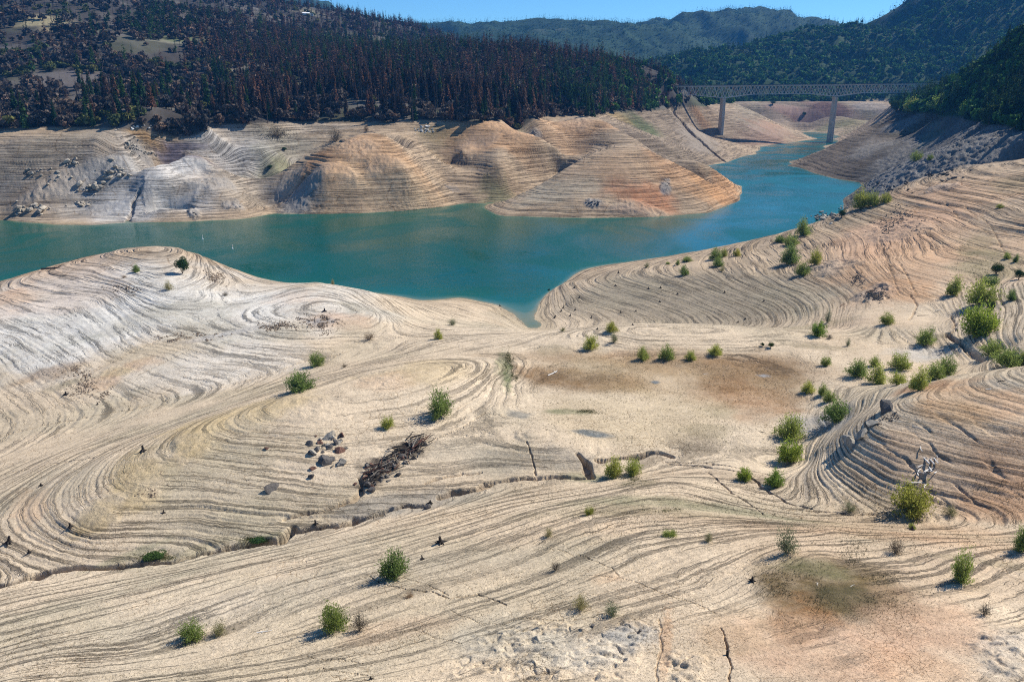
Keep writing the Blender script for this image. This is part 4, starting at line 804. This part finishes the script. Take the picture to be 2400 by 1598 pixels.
def proto(kind, var):
    if (kind, var) not in PROTO:
        n, lf, th = {'green': (3900,.72,1.25), 'bright': (4600,.75,1.15), 'yellow': (3900,.70,1.3), 'dark': (0,1,1), 'pale': (2000,.62,1.5), 'dry': (1500,.6,1.3)}[kind]
        q, st = dome(3600, 40+var, .62) if kind == 'dark' else willow(n, 7*var+len(kind), lf, 1, th)
        PROTO[(kind, var)] = (mk('foliage', q, LM[kind]), mk('stems', st, M_STEM))
    return PROTO[(kind, var)]
SH = [ # base x, base y, height px, width px, kind, label
(428,641,40,40,'dark','round dark green shrub standing on the pale hilltop at the left'),
(319,638,20,16,'green','small round shrub left of the dark green one on the pale hill'),
(396,679,24,22,'pale','pale olive shrub below the dark green one on the pale hill'),
(529,693,12,17,'dry','low grey tuft on the saddle between the two left hills'),
(291,651,7,11,'dry','tiny dry twig clump near the top of the pale left hill'),
(866,796,22,24,'dry','bare brown twiggy bush on the second left hill'),
(1027,795,23,19,'green','small green bush at the foot of the second left hill'),
(1060,762,18,22,'pale','grey rounded bush nearest the small sandy beach'),
(742,857,36,36,'green','upright green bush at the head of the long gully line'),
(702,915,54,64,'green','large spreading green bush with a long shadow below the gully head'),
(807,861,11,15,'dry','tiny dark bush right of the gully head'),
(1031,974,64,58,'green','tall full green bush on the terraced spur above the dark driftwood'),
(910,1001,30,30,'green','small green bush on the spur left of the tall full one'),
(780,667,13,9,'pale','thin sprig on the crest of the second left hill against the water'),
(1319,776,11,13,'pale','faint tuft on the crest by the inlet head'),
(1435,777,26,27,'yellow','yellow green ball of a bush on the crest before the striped slope'),
(1439,802,27,18,'pale','slender pale bush just in front of the yellow green ball'),
(1384,818,37,33,'green','green bush with dark shadow left of the dry basin'),
(1507,843,31,29,'green','first of the row of bushes on the back edge of the basin'),
(1563,842,35,34,'green','second and fullest bush of the row on the back edge of the basin'),
(1618,843,25,24,'green','third and smallest bush of the row on the back edge of the basin'),
(1676,832,29,29,'green','fourth bush of the row on the back edge of the basin'),
(1603,645,23,23,'green','lone bush with a slanting shadow on the striped slope by the lake'),
(1677,608,28,27,'green','larger bush of the clump on the crest above the striped slope'),
(1697,601,21,16,'yellow','right hand yellowish bush of the crest clump above the striped slope'),
(1682,624,25,25,'green','bush just below the crest clump on the striped slope'),
(1692,636,14,13,'pale','small pale bush under the crest clump on the striped slope'),
(1727,600,19,16,'yellow','single bush right of the crest clump against the lake'),
(1611,613,14,22,'green','wide low bush peeping over the crest left of the clump'),
(1588,621,14,9,'green','narrow little bush on the crest over the striped slope'),
(1516,627,14,12,'pale','leftmost sprig on the crest of the striped slope'),
(1565,619,6,10,'green','tiny tuft on the crest of the striped slope'),
(1786,811,9,11,'dark','tiny dark bush behind the basin, left of a slightly larger one'),
(1806,815,14,16,'dark','small dark bush behind the basin at the foot of the slope'),
(2017,488,44,39,'yellow','leftmost and largest of three round bushes by the shaded rocks'),
(2047,482,35,33,'yellow','middle one of three round bushes by the shaded rocks'),
(2075,475,25,24,'yellow','rightmost and smallest of three round bushes by the shaded rocks'),
(1972,510,20,20,'dark','small dark bush among the shore boulders'),
(1883,552,39,37,'green','round bush on the crest at the left end of the shore boulders'),
(1827,568,17,25,'green','low wide bush on the crest by the lake'),
(1855,575,27,32,'green','upper bush of a stacked pair on the crest by the lake'),
(1852,618,52,41,'green','tall bush with a long shadow below the crest'),
(1910,619,35,29,'yellow','yellowish bush right of the tall crest bush'),
(1880,645,33,31,'yellow','yellowish bush between and below the two crest bushes'),
(1940,756,33,15,'pale','thin upright sapling at the lower end of the long slope'),
(1919,788,36,34,'bright','bright green bush below the thin sapling'),
(1943,794,13,19,'dry','low grey bush beside the bright green one'),
(1987,811,20,11,'pale','narrow little bush on the bare flat'),
(2079,759,30,28,'yellow','yellow green bush alone on the bare slope foot'),
(2169,807,44,39,'green','green bush on pale gravel left of the shady gully'),
(2235,691,43,31,'green','loose bush at the upper left of the gully thicket'),
(2297,712,60,62,'green','big bush of the gully thicket above the brightest one'),
(2322,668,26,38,'green','crown at the upper end of the gully thicket'),
(2334,643,27,30,'dark','dark bush at the head of the gully thicket'),
(2292,784,74,76,'bright','biggest and brightest bush in the shady gully'),
(2320,735,30,28,'dark','dark bush tucked behind the brightest gully bush'),
(2325,832,42,48,'green','bush below the brightest one in the gully'),
(2359,856,48,60,'green','wide bush at the lower right end of the gully'),
(2398,848,24,24,'green','bush cut by the right frame edge beside the wide gully bush'),
(2387,655,24,26,'dark','dark bush on the green slope near the right edge'),
(2369,704,28,20,'green','thin bush between the gully thicket and the right edge'),
(2359,607,18,15,'green','small bush in the rill above the gully thicket'),
(2380,614,18,12,'green','narrow bush right of the rill above the thicket'),
(2343,488,11,16,'yellow','lone low bush high on the long hill at the right'),
(1936,856,24,24,'green','small bush on the flat right of the dry basin'),
(2008,882,46,44,'green','left bush of the cluster on the flat beside the basin'),
(2053,899,46,42,'green','front bush of the left pair in the cluster on the flat'),
(2049,858,24,22,'green','bush half hidden behind the left pair of the cluster'),
(2107,864,42,45,'green','dense bush at the back of the cluster on the flat'),
(2104,901,34,38,'green','round bush with a white stone at its foot'),
(2153,914,54,38,'green','tall loose bush at the front of the cluster on the flat'),
(2190,889,44,38,'green','left half of the right hand pair in the cluster on the flat'),
(2216,878,50,36,'green','right hand bush at the end of the cluster on the flat'),
(1894,919,29,29,'green','round bush on the right rim of the dry basin'),
(1928,926,27,23,'green','upper one of two small touching bushes on the basin rim'),
(1942,940,27,27,'green','lower one of two small touching bushes on the basin rim'),
(1958,985,56,62,'green','large bush with a broad black shadow left of the rock outcrop'),
(1850,1027,64,58,'green','upper large bush of a stacked pair at the basin corner'),
(1850,1082,56,54,'bright','lower brighter bush of a stacked pair at the basin corner'),
(1813,1138,44,40,'bright','bushy green shrub where the cracks meet'),
(1744,1123,32,32,'bright','small bush on the muddy bank left of the crack junction'),
(2128,1202,78,84,'yellow','largest yellow green bush at the foot of the eroded bank'),
(1439,1117,48,42,'green','left of two bushes in the stream cut below the basin'),
(1483,1111,40,40,'green','right of two bushes in the stream cut below the basin'),
(1990,1197,26,28,'pale','faint see-through bush under the eroded bank'),
(2227,1205,22,32,'pale','faint bush right of the largest yellow green one'),
(1381,1206,21,23,'yellow','small bush on the banded slope below the stream cut'),
(1286,1257,24,20,'pale','wispy bush on the banded slope in mid foreground'),
(1571,1256,18,34,'green','flat green tuft on the banded slope'),
(1660,1268,24,22,'pale','faint sprig right of the flat green tuft'),
(1842,1295,68,50,'pale','tall pale airy bush above the brown knoll'),
(2099,1295,42,34,'dry','leafless grey bush right of the tall pale airy one'),
(2250,1364,78,44,'green','tall upright sapling with a dark shadow on the right foreground'),
(2394,1292,72,34,'green','sapling cut by the right frame edge in the foreground'),
(1360,1427,40,38,'pale','straggly pale bush left of its twin above the pale rock'),
(1434,1442,36,38,'pale','straggly greener bush right of its twin above the pale rock'),
(2306,1440,34,26,'dry','bare grey sprig low in the right foreground'),
(1302,1336,30,20,'dry','bare dead sprig in the middle foreground'),
(925,1352,68,62,'green','round bush with a black shadow in the left foreground'),
(451,1496,44,52,'green','leaning green bush lowest at the left'),
(515,1489,38,32,'pale','thin bush beside the leaning green one'),
(785,1476,66,64,'yellow','yellow green bush in the lower left foreground'),
(843,1476,46,42,'dry','dry brown bush touching the yellow green one'),
(958,1399,14,22,'dry','low dry tuft under the round foreground bush'),
(650,321,28,46,'dry','bare spreading shrub on the far shore below the burnt woods'),
(787,332,30,32,'dry','bare dark shrub on the far shore beside the sandy mound'),
(859,309,17,14,'dry','little bare shrub on top of the sandy mound'),
(633,396,9,15,'dark','tiny green bush in the far hollow left of the sandy mound'),
(667,354,9,15,'dark','tiny dark bush on the green strip of the far shore'),
(2146,378,24,28,'yellow','light green bush on the shaded far slope by the rocks'),
(2180,376,14,15,'yellow','smaller light green bush right of the one by the shaded rocks'),
(2205,256,34,52,'bright','broad sunlit tree at the edge of the dark woods by the bridge'),
(2269,271,36,38,'bright','sunlit small tree right of the broad one at the dark woods'),
(2140,262,34,36,'green','mid green tree under the right end of the bridge'),
(2100,264,30,36,'dark','dark tree at the lower left tip of the right hand woods'),
(2318,292,46,48,'dark','dark rounded tree at the edge of the shaded slope'),
(1884,272,9,12,'dark','tiny dark bush on the bank seen under the bridge'),
(1811,245,8,15,'dark','small dark bush under the bridge just below the woods'),
(2137,1239,14,18,'green','tiny green tuft below the largest yellow green bush'),
(612,1272,14,54,'dark','long low green patch along the stream cut'),
(367,1310,13,60,'dark','low green growth in the stream cut at the left')]
for n, (px, py, hp, wp, kd, lab) in enumerate(SH):
    p = put(px, py)
    if p is None: print('no ground', lab); continue
    fwd = p.y*CP+(CAM_H-p.z)*SP; hm = hp/F_PX*fwd*1.04; wm_ = wp/F_PX*fwd
    dpt = math.atan2(CAM_H-p.z, p.y); hm = (hm - .25*wm_*math.sin(dpt))/math.cos(dpt) if hm > .5*wm_ else hm
    o = empty('tree' if hm > 8 else 'shrub', (p.x, p.y, p.z-.03), rnd.random()*6.28, (wm_*.90*rnd.uniform(.9,1.08), wm_*.90, max(hm*.95, .3*wm_)))
    fo, st = proto(kd, n % 4); tag(o, lab, 'tree' if hm > 8 else 'bush', 'bushes and young trees growing on the dry lake bed')
    addpart('foliage', fo, o); addpart('stems', st, o)
# ------------------------------------------------------------------ boulders and slabs
def rock(seed, flat=.7, cuts_=9):
    g = np.random.default_rng(seed); me = bpy.data.meshes.new('boulder'); bm_ = bmesh.new(); bmesh.ops.create_icosphere(bm_, subdivisions=2, radius=1)
    P_ = np.array([v.co[:] for v in bm_.verts]); 
    for _ in range(cuts_):
        d = g.normal(size=3); d /= np.linalg.norm(d); off = .34+.26*g.random(); t = P_@d; P_ = P_ - np.outer(np.maximum(t-off, 0), d)
    P_ *= 1+.10*fbm(P_[:,0]*2+seed, P_[:,1]*2+P_[:,2]*1.7, 3, seed)[:,None]; P_[:,2] *= flat
    for v, q in zip(bm_.verts, P_): v.co = q
    bm_.to_mesh(me); bm_.free(); return me

RM = {'grey': simple('grey_rock', (.31,.28,.23), .9, .35, 2.0, .1), 'white': simple('white_rock', (.56,.54,.50), .85, .25, 2, .1), 'tan': simple('tan_rock', (.38,.33,.26), .9, .3, 2, .1), 'dark': simple('dark_rock', (.105,.095,.085), .85, .4, 2.5, .1), 'red': simple('rust_rock', (.13,.07,.05), .85, .4, 2.5, .1), 'brown': simple('brown_clod', (.20,.13,.085), .95, .3, 3, .1)}
RK = {}
def rk(c, s):
    if (c, s) not in RK: me = rock(s, .6+.1*(s % 4)); me.materials.append(RM[c]); RK[(c, s)] = me
    return RK[(c, s)]
def place_rock(p, size, c, lab, cat='boulder', grp=None, sq=1.0, rz=None, name='boulder'):
    o = link(bpy.data.objects.new(name, rk(c, rnd.randrange(6)))); o.location = (p.x, p.y, p.z+(.0 if name == 'rock' else .12)*size); tl = .8 if name == 'rock' else .4; o.rotation_euler = (rnd.uniform(-tl,tl), rnd.uniform(-tl,tl), rnd.random()*6.28 if rz is None else rz)
    o.scale = (size*rnd.uniform(.7,1.3)*.5, size*rnd.uniform(.6,1.0)*.5*sq, size*rnd.uniform(.6,1.1)*.5); tag(o, lab, cat, grp); return o
CL = [ # px, py, rx, ry, count, smallest, largest (m), colour, label
(310,345,26,16,34,2,4.5,'grey','grey boulder in the round heap on the far left terraces'),(340,362,40,6,16,1.5,3.5,'grey','grey boulder in the tail of the round heap on the far terraces'),
(330,300,40,5,18,1.8,4,'white','whitish boulder in the row at the far tree edge'),(175,385,26,9,20,2,7,'tan','tan boulder in the far pile left of the white mound'),
(110,410,60,16,30,1.5,5.5,'grey','grey boulder strewn on the far left terraces'),(270,405,36,20,30,2,10,'tan','tan slab in the jagged outcrop beside the white mound'),(210,440,34,14,20,2.5,11,'tan','tan boulder low on the far left shore'),
(75,490,46,16,20,2.5,13,'tan','pale boulder at the far left waterline'),(190,475,34,10,14,2,8,'tan','tan slab beside the tip of the white mound'),
(992,304,20,10,34,2,5.5,'white','white boulder in the bright heap below the burnt pines'),(1250,310,14,8,12,1.5,3,'grey','grey boulder on the ridge above the striped mound'),
(1392,476,22,10,14,1.5,3.5,'dark','dark rock in the outcrop low on the striped mound'),(1562,440,5,16,8,1.2,3,'dark','dark rock in the upright ledge on the striped mound'),
(1930,508,32,12,40,2.2,6,'grey','grey boulder on the shore behind the hill crest'),(1975,490,18,6,10,2,4,'grey','grey boulder near the three round bushes on the shore'),
(2090,440,70,14,26,1.8,5,'dark','dark boulder on the shaded rocky shore'),(2210,410,60,16,20,1.8,5.5,'dark','dark boulder in the shaded scree at the right'),
(550,492,16,8,9,1,2.6,'grey','grey rock near the water below the white mound'),(455,503,12,6,7,1,2.6,'dark','dark rock at the waterline of the white mound')]
nr = 0
for (px, py, rx, ry, n, a, b, c, lab) in CL:
    for k in range(n):
        q = put(px+rx*rnd.gauss(0,.5), py+ry*rnd.gauss(0,.5))
        if q is None or q.z < -.2: continue
        place_rock(q, a+(b-a)*rnd.random()**2, c, lab, 'boulder', 'boulders: '+lab[:40]); nr += 1
for (px, py, w, c, lab) in ((722,1040,20,'dark','grey green slab at the left of the small outcrop on the spur'),(742,1052,16,'dark','grey slab in the middle of the small outcrop on the spur'),(775,1024,30,'grey','pale grey slab highest in the small outcrop on the spur'),(800,1022,20,'red','dark red leaning slab beside the pale one'),
        (792,1058,26,'red','rust red rock in the small outcrop on the spur'),(765,1086,32,'dark','big dark round rock at the foot of the small outcrop'),(800,1088,30,'grey','grey block right of the big dark rock at the outcrop foot'),(750,1030,14,'grey','small grey rock wedged in the outcrop on the spur'),(790,1040,16,'dark','flat black rock above the rust red one'),
        (642,1142,30,'dark','lone dark dome shaped rock on the terraces of the spur'),(625,1052,10,'red','single small rust brown rock on the spur'),(1004,1190,20,'dark','dark rock by the stream cut bank'),(2111,901,6,'white','white stone under the round bush'),(1786,1140,9,'white','white stone at the crack junction'),
        (2000,1040,30,'grey','grey blocky face at the low end of the rock outcrop'),(2020,1015,30,'grey','grey ribbed block in the middle of the rock outcrop'),(2040,990,26,'grey','grey notched block near the top of the rock outcrop'),(2075,958,30,'dark','dark spiky rock at the top of the outcrop'),(1985,1036,24,'grey','leaning slab at the left foot of the rock outcrop'),
        (1388,1468,14,'dark','small dark hollow rock on the pale bedrock'),(1500,1478,12,'dark','blackened stone on the pale bedrock')):
    q = put(px, py)
    if q is None: continue
    s = w/F_PX*(q.y*CP+(CAM_H-q.z)*SP); place_rock(q, s*(2.3 if 1950 < px < 2090 else 1.7 if px < 2100 else 1.3), c, lab, 'rock', 'rocks on the near banks', name='rock')
for k in range(34):
    q = put(762+rnd.gauss(0,24), 1052+rnd.gauss(0,24))
    if q: place_rock(q, rnd.uniform(.9,2.9), rnd.choice(('dark','dark','grey','red')), 'broken stone among the slabs of the small outcrop on the spur', 'rock', 'broken stones of the small outcrop', name='rock')
for k in range(46):
    t_ = rnd.random(); q = put(850+150*t_+rnd.gauss(0,12), 1132-92*t_+rnd.gauss(0,13))
    if q: place_rock(q, rnd.uniform(.8,2.6), rnd.choice(('dark','dark','red')), 'black stone under the driftwood heap on the spur', 'rock', 'stones under the driftwood heap', name='rock')
print('boulders', nr)
# ------------------------------------------------------------------ stumps, logs, driftwood
M_WOODD = simple('blackened_wood', (.035,.030,.026), .9, .4, 6); M_WOODP = simple('bleached_wood', (.66,.63,.57), .8, .25, 6); M_WOODB = simple('red_brown_wood', (.085,.04,.028), .9, .4, 6)
M_GREYW = simple('weathered_wood', (.22,.19,.155), .9, .4, 6)
def stump(seed):
    g = random.Random(seed); b_ = MB(); lean = (g.uniform(-.25,.25), g.uniform(-.25,.25)); b_.tube([(0,0,-.1),(lean[0]*.4,lean[1]*.4,.35),(lean[0],lean[1],.75+.35*g.random())], [.32,.2,.14], 8)
    for k in range(6):
        a = k*1.05+g.uniform(-.3,.3); l = g.uniform(.45,.95); b_.tube([(.1*math.cos(a),.1*math.sin(a),.22),(math.cos(a)*l*.6, math.sin(a)*l*.6, .10),(math.cos(a)*l, math.sin(a)*l, -.06)], [.13,.08,.03], 5)
    return np.array(b_.v), b_.f
ST = [mk('stump', stump(s), M_WOODD) for s in range(5)]
def add_stump(px, py, w, lab):
    q = put(px, py)
    if q is None: return
    s = .8*w/F_PX*(q.y*CP+(CAM_H-q.z)*SP)/1.5; o = link(bpy.data.objects.new('tree_stump', ST[rnd.randrange(5)])); o.location = q; o.rotation_euler = (0,0,rnd.random()*6.28); o.scale = (s*1.1,s*1.1,s*1.2); tag(o, lab, 'stump', 'old black stumps on the drained banks')
for (px, py, w, lab) in ((1033,1272,34,'largest black stump with a trailing root on the near slope'),(336,1058,26,'black stump with grey top on the left spur'),(20,1272,30,'black stump at the left end of the spur terraces'),(70,1295,18,'stump just right of the leftmost one on the spur'),(97,1138,16,'small stump on the outer arc of the spur'),
        (228,948,10,'tiny stump on the pale left flat'),(383,1202,14,'stump on the lower terraces of the spur'),(165,1235,22,'upright stump at the nose of the spur'),(740,1228,20,'stump standing in the stream cut'),(752,1243,16,'stump leaning at the rim of the stream cut'),(1008,1180,22,'stump tangled with roots above the stream cut'),
        (2138,1242,20,'dark stump below the largest yellow green bush'),(1762,1362,26,'black stump left of the brown knoll'),(155,925,18,'stump among the rubble at the left'),(990,1310,16,'small snag beside the round foreground bush'),(760,730,16,'grey snag on the second left hill'),(1172,718,8,'stump at the tip of the small beach'),(870,1590,14,'stub at the bottom frame edge'),(1705,1540,30,'dark stub in the crack at the bottom')): add_stump(px, py, w, lab)
for px, py in ((1450,640),(1443,670),(1346,675),(1358,698),(1315,730),(1348,727),(1386,745),(1337,740),(1490,730),(1455,733),(1548,675),(1588,690),(1547,708),(1698,686),(1790,706),(1747,748),(1730,756),(1400,772),(1483,762),(1320,722),(1302,742),(1520,677),(1300,745),(1286,680)): add_stump(px, py, 9, 'small black stump on the striped slope by the inlet')
def log(L_, r, seed, br=3):
    g = random.Random(seed); b_ = MB(); pts = [(L_*(t-.5), .06*L_*math.sin(t*4+seed), r*.6) for t in (0,.33,.66,1)]; b_.tube(pts, [r, r*.85, r*.65, r*.3], 6)
    for k in range(br): t = g.uniform(.2,.9); s = g.choice((-1,1)); l = g.uniform(.12,.35)*L_; x0 = L_*(t-.5); b_.tube([(x0,0,r*.5),(x0+l*.5, s*l*.5, r*.8+l*.15),(x0+l*.9, s*l*.9, r+l*.2)], [r*.4, r*.28, r*.08], 4)
    return np.array(b_.v), b_.f
LG = {(m.name, s): mk('log', log(1, .035+.01*s, s, 1+s), m) for m in (M_WOODD, M_WOODP, M_WOODB, M_GREYW) for s in range(3)}
def add_log(px, py, lpx, ang, m, lab, grp=None, up=0, name='driftwood_log'):
    q = put(px, py)
    if q is None: return
    s = lpx/F_PX*(q.y*CP+(CAM_H-q.z)*SP); o = link(bpy.data.objects.new(name, LG[(m.name, rnd.randrange(3))])); o.location = (q.x, q.y, q.z+up*s); o.rotation_euler = (rnd.uniform(-.15,.15), -up+rnd.uniform(-.12,.12), ang); o.scale = (s, s, s); tag(o, lab, 'log', grp)
for (px, py, l, a, m, lab) in ((1296,875,34,.9,M_WOODP,'pale forked branch on the left edge of the basin'),(2200,728,22,.5,M_WOODP,'whitish log end on the bare slope foot'),(2165,740,28,-.15,M_WOODD,'dark thin log lying left of the whitish one'),(1998,1372,16,.6,M_WOODP,'white curved stick on the brown knoll'),(1915,1368,14,1.3,M_WOODP,'upright white stick on the brown knoll'),
        (1655,876,14,.4,M_WOODP,'small white twig bundle on the dry basin'),(2320,912,20,.2,M_WOODP,'white stick on the right hand bank top'),(2350,893,26,.3,M_WOODD,'dark branch above the white stick on the bank'),(1785,1012,14,-.3,M_WOODD,'short dark stick on the basin corner'),(1975,715,26,.8,M_WOODB,'brown forked root on the long slope'),(130,630,60,.35,M_WOODD,'long thin dark pole lying across the pale hill'),
        (620,1480,36,.2,M_WOODP,'thin pale stick in the lower left foreground'),(2150,1002,22,-.8,M_WOODP,'pale log high in the scatter of white driftwood'),(1868,285,9,.9,M_WOODP,'bright stick on the bank under the bridge')): add_log(px, py, l, a, m, lab)
for k in range(16): add_log(2175+rnd.gauss(0,14), 1090+rnd.gauss(0,26), rnd.uniform(18,44), rnd.choice((1.4,-.6,.9,.2))+rnd.uniform(-.3,.3), M_WOODP, 'bleached log in the white driftwood scatter on the eroded bank', 'white driftwood on the eroded bank')
for k in range(300):
    t = rnd.random(); x0 = 862+130*t+rnd.gauss(0,10); y0 = 1122-88*t+rnd.gauss(0,11); add_log(x0, y0, rnd.choice((rnd.uniform(8,20), rnd.uniform(12,40))), .75+rnd.gauss(0,.55), rnd.choice((M_WOODD, M_WOODD, M_WOODD, M_WOODB, M_GREYW)), 'black branch in the tangled driftwood heap on the spur', 'tangled driftwood heap', rnd.uniform(0,.35), 'charred_branch')
# ------------------------------------------------------------------ buoys and the house on the ridge
def lathe(prof, k=10):
    v = []; f = []
    for r, z in prof: v += [(r*math.cos(2*math.pi*j/k), r*math.sin(2*math.pi*j/k), z) for j in range(k)]
    for i in range(len(prof)-1): f += [(i*k+j, i*k+(j+1)%k, (i+1)*k+(j+1)%k, (i+1)*k+j) for j in range(k)]
    f.append(tuple(range(k))[::-1]); f.append(tuple((len(prof)-1)*k+j for j in range(k))); return np.array(v), f
M_WHITE = simple('white_paint', (.75,.75,.73), .5, .05); M_ORG = simple('orange_band', (.6,.2,.05), .5, .05)
for px, py, lab in ((475,560,'white spar buoy nearer the far mound on the lake'),(545,583,'white spar buoy nearer the left hill on the lake')):
    az, sl = ray(px, py); r = -CAM_H/float(sl); o = empty('buoy', (r*math.sin(float(az)), r*math.cos(float(az)), 0)); tag(o, lab, 'buoy', 'white buoys on the lake')
    addpart('float', mk('float', lathe([(.1,-.6),(.45,-.5),(.5,0),(.42,.3),(.2,.5)]), M_WHITE, ), o); addpart('spar', mk('spar', lathe([(.16,.48),(.16,2.6),(.08,2.75)]), M_WHITE), o); addpart('band', mk('band', lathe([(.18,1.7),(.18,2.0)]), M_ORG), o)
def house(px, py, w, d, h, rz, lab):
    q = put(px, py)
    if q is None: return
    o = empty('house', (q.x, q.y, q.z-.5), rz); tag(o, lab, 'house')
    b_ = MB(); b_.box((0,0,h/2), (w,d,h)); b_.build('walls', M_WHITE, o)
    b_ = MB(); e = .6; b_.v = [(-w/2-e,-d/2-e,h),(w/2+e,-d/2-e,h),(w/2+e,d/2+e,h),(-w/2-e,d/2+e,h),(-w/2-e,0,h+d*.3),(w/2+e,0,h+d*.3)]; b_.f = [(0,1,5,4),(2,3,4,5),(0,4,3),(1,2,5),(3,2,1,0)]; b_.build('roof', M_WHITE, o)
    for s in (-.3, .05, .3): b_ = MB(); b_.box((w*s, -d/2-.03, h*.55), (1.6,.08,1.3)); b_.build('window', M_ROOFG, o)
    b_ = MB(); b_.box((-w*.12, -d/2-.03, 1.1), (1.0,.08,2.2)); b_.build('door', M_ROOFG, o)
M_ROOFG = simple('dark_glass', (.05,.06,.07), .3, .1)
house(717,36,16,8,4,.2,'white roofed house left of its neighbour on the burnt ridge'); house(727,37,13,8,4,.5,'smaller white roofed house at the right on the burnt ridge'); house(944,110,13,8,4,-.3,'small white house among the green pines')
# ------------------------------------------------------------------ gravel, dry tufts
def scatter_px(n, boxes):
    out = []
    for (x0, y0, x1, y1, w) in boxes:
        big = (x1-x0) > 450
        for _ in range(int(n*w)):
            if big: out.append((rnd.uniform(x0, x1), rnd.uniform(y0, y1)))
            else: a_ = rnd.gauss(0,.42); out.append((.5*(x0+x1)+.55*(x1-x0)*a_, .5*(y0+y1)+(y1-y0)*(rnd.gauss(0,.24)+.18*math.sin(a_*5+x0))))
    return out
def hits(pl):
    a = np.array(pl); az, sl = ray(a[:,0], a[:,1]); j = np.clip(np.interp(az, AZ, np.arange(NA)).astype(int), 0, NA-1); out = []
    for k in range(len(a)):
        gg = Zf[:, j[k]]-(CAM_H+RR*sl[k]); w = np.argmax((gg > 0) & (RR > 20)); r = RR[w] - (RR[w]-RR[w-1])*gg[w]/(gg[w]-gg[w-1]+1e-9)
        out.append((r*math.sin(az[k]), r*math.cos(az[k]), CAM_H+r*sl[k], r))
    return np.array(out)
def litter(name, boxes, n, size, m, lab, cat, flat=.6, zmax=66, blade=False):
    p = hits(scatter_px(n, boxes)); p = p[(p[:,2] > .3) & (p[:,2] < zmax) & (vnoise(p[:,0]/7, p[:,1]/7, 9)*.6+vnoise(p[:,0]/2.5, p[:,1]/2.5, 12)*.5+.25*NP.random(len(p)) > .58)]; N_ = len(p); s = size*(.4+1.2*NP.random(N_)**2.2)*(.5+p[:,3]/260)
    if blade:
        c = np.repeat(p[:,:3], 5, 0); sz = np.repeat(s, 5); d = NP.normal(size=(len(c),3))*.35; d[:,2] = 1; u = NP.normal(size=(len(c),3)); u[:,2] = 0; u /= np.linalg.norm(u, axis=1)[:,None]
        c = c+NP.normal(size=c.shape)*.25*sz[:,None]*np.array([1,1,0]); V, F = quads_from(c+d*sz[:,None]*.5, u*sz[:,None]*.07, d*sz[:,None]*.5)
    else:
        base = np.array([(1,0,0),(.2,.9,0),(-.9,.3,0),(-.3,-.9,0),(.1,.1,1)], float); q = rotz(np.broadcast_to(base, (N_,5,3)), (NP.random(N_)*6.28)[:,None])*(.7+.6*NP.random((N_,5,1)))
        V = (q*np.stack([s, s*.8, s*flat], -1)[:,None,:]+(p[:,:3]-np.array([0,0,.02]))[:,None,:]).reshape(-1,3); b0 = np.arange(N_)[:,None]*5; F = np.concatenate([b0+np.array(t) for t in ((0,1,4),(1,2,4),(2,3,4),(3,0,4))])
    me = npmesh(name, V, F); me.materials.append(m); o = link(bpy.data.objects.new(name, me)); tag(o, lab, cat, kind='stuff')
M_PEB = simple('brown_stones', (.17,.125,.085), .95, .4, 1.5); M_RUB = simple('broken_rubble', (.24,.18,.125), .95, .4, 1.5); M_TUFT = simple('dry_grass', (.16,.15,.075), .9, .35, 1.0)
litter('gravel', [(0,1000,2400,1598,.55),(0,620,1200,1000,.25),(1900,450,2400,800,.16),(1250,620,1900,770,.06),(1200,800,2000,1080,.14)], 30000, .075, M_PEB, 'small brown stones and clods strewn over the bare banks', 'gravel')
litter('rubble', [(150,890,270,935,.10),(130,860,220,890,.06),(100,595,200,615,.02),(250,665,330,690,.04),(360,783,440,800,.10),(460,775,520,795,.12),(600,755,700,775,.08),(700,740,800,765,.16),(2030,680,2075,705,.1),(1990,640,2030,670,.05),(2040,490,2170,545,.12),(720,760,780,790,.05),(480,630,530,670,.06),(320,1110,380,1170,.04),(2060,960,2120,990,.05)], 6500, .22, M_RUB, 'lines of broken brown rubble on the left hills and slopes', 'rubble', .8)
litter('dry_grass', [(0,1330,1700,1598,.3),(1200,1130,2400,1290,.45),(1200,830,1950,1060,.5),(1250,620,1900,770,.05),(1750,1290,2150,1450,.6),(2200,560,2400,700,.06)], 26000, .13, M_TUFT, 'thin dry grass tufts on the bare banks', 'grass', blade=True)
litter('green_growth', [(560,1258,640,1274,.2),(320,1296,420,1314,.2),(1180,820,1205,870,.15),(1195,870,1215,920,.15),(1430,1118,1520,1136,.15),(1330,960,1410,970,.1),(1480,1190,1700,1200,.1)], 7000, .14, M_OLIVE, 'low green growth along the stream cut and basin edge', 'plants', blade=True)
HAZE = 4.8e-5
# ------------------------------------------------------------------ air
hz = bpy.data.meshes.new('haze'); bx = MB(); bx.box((0, 3100, 394), (13000, 6600, 812)); hz.from_pydata(bx.v, [], bx.f)
m = bpy.data.materials.new('haze'); m.use_nodes = True; nt = m.node_tree; nt.nodes.clear(); out = nt.nodes.new('ShaderNodeOutputMaterial'); pv = nt.nodes.new('ShaderNodeVolumePrincipled')
pv.inputs['Color'].default_value = (.09,.40,1.0,1); pv.inputs['Density'].default_value = HAZE; pv.inputs['Anisotropy'].default_value = .0
nt.links.new(pv.outputs[0], out.inputs[1]); hz.materials.append(m); ho = link(bpy.data.objects.new('haze', hz)); tag(ho, 'thin blue air over the valley', 'haze', kind='stuff')
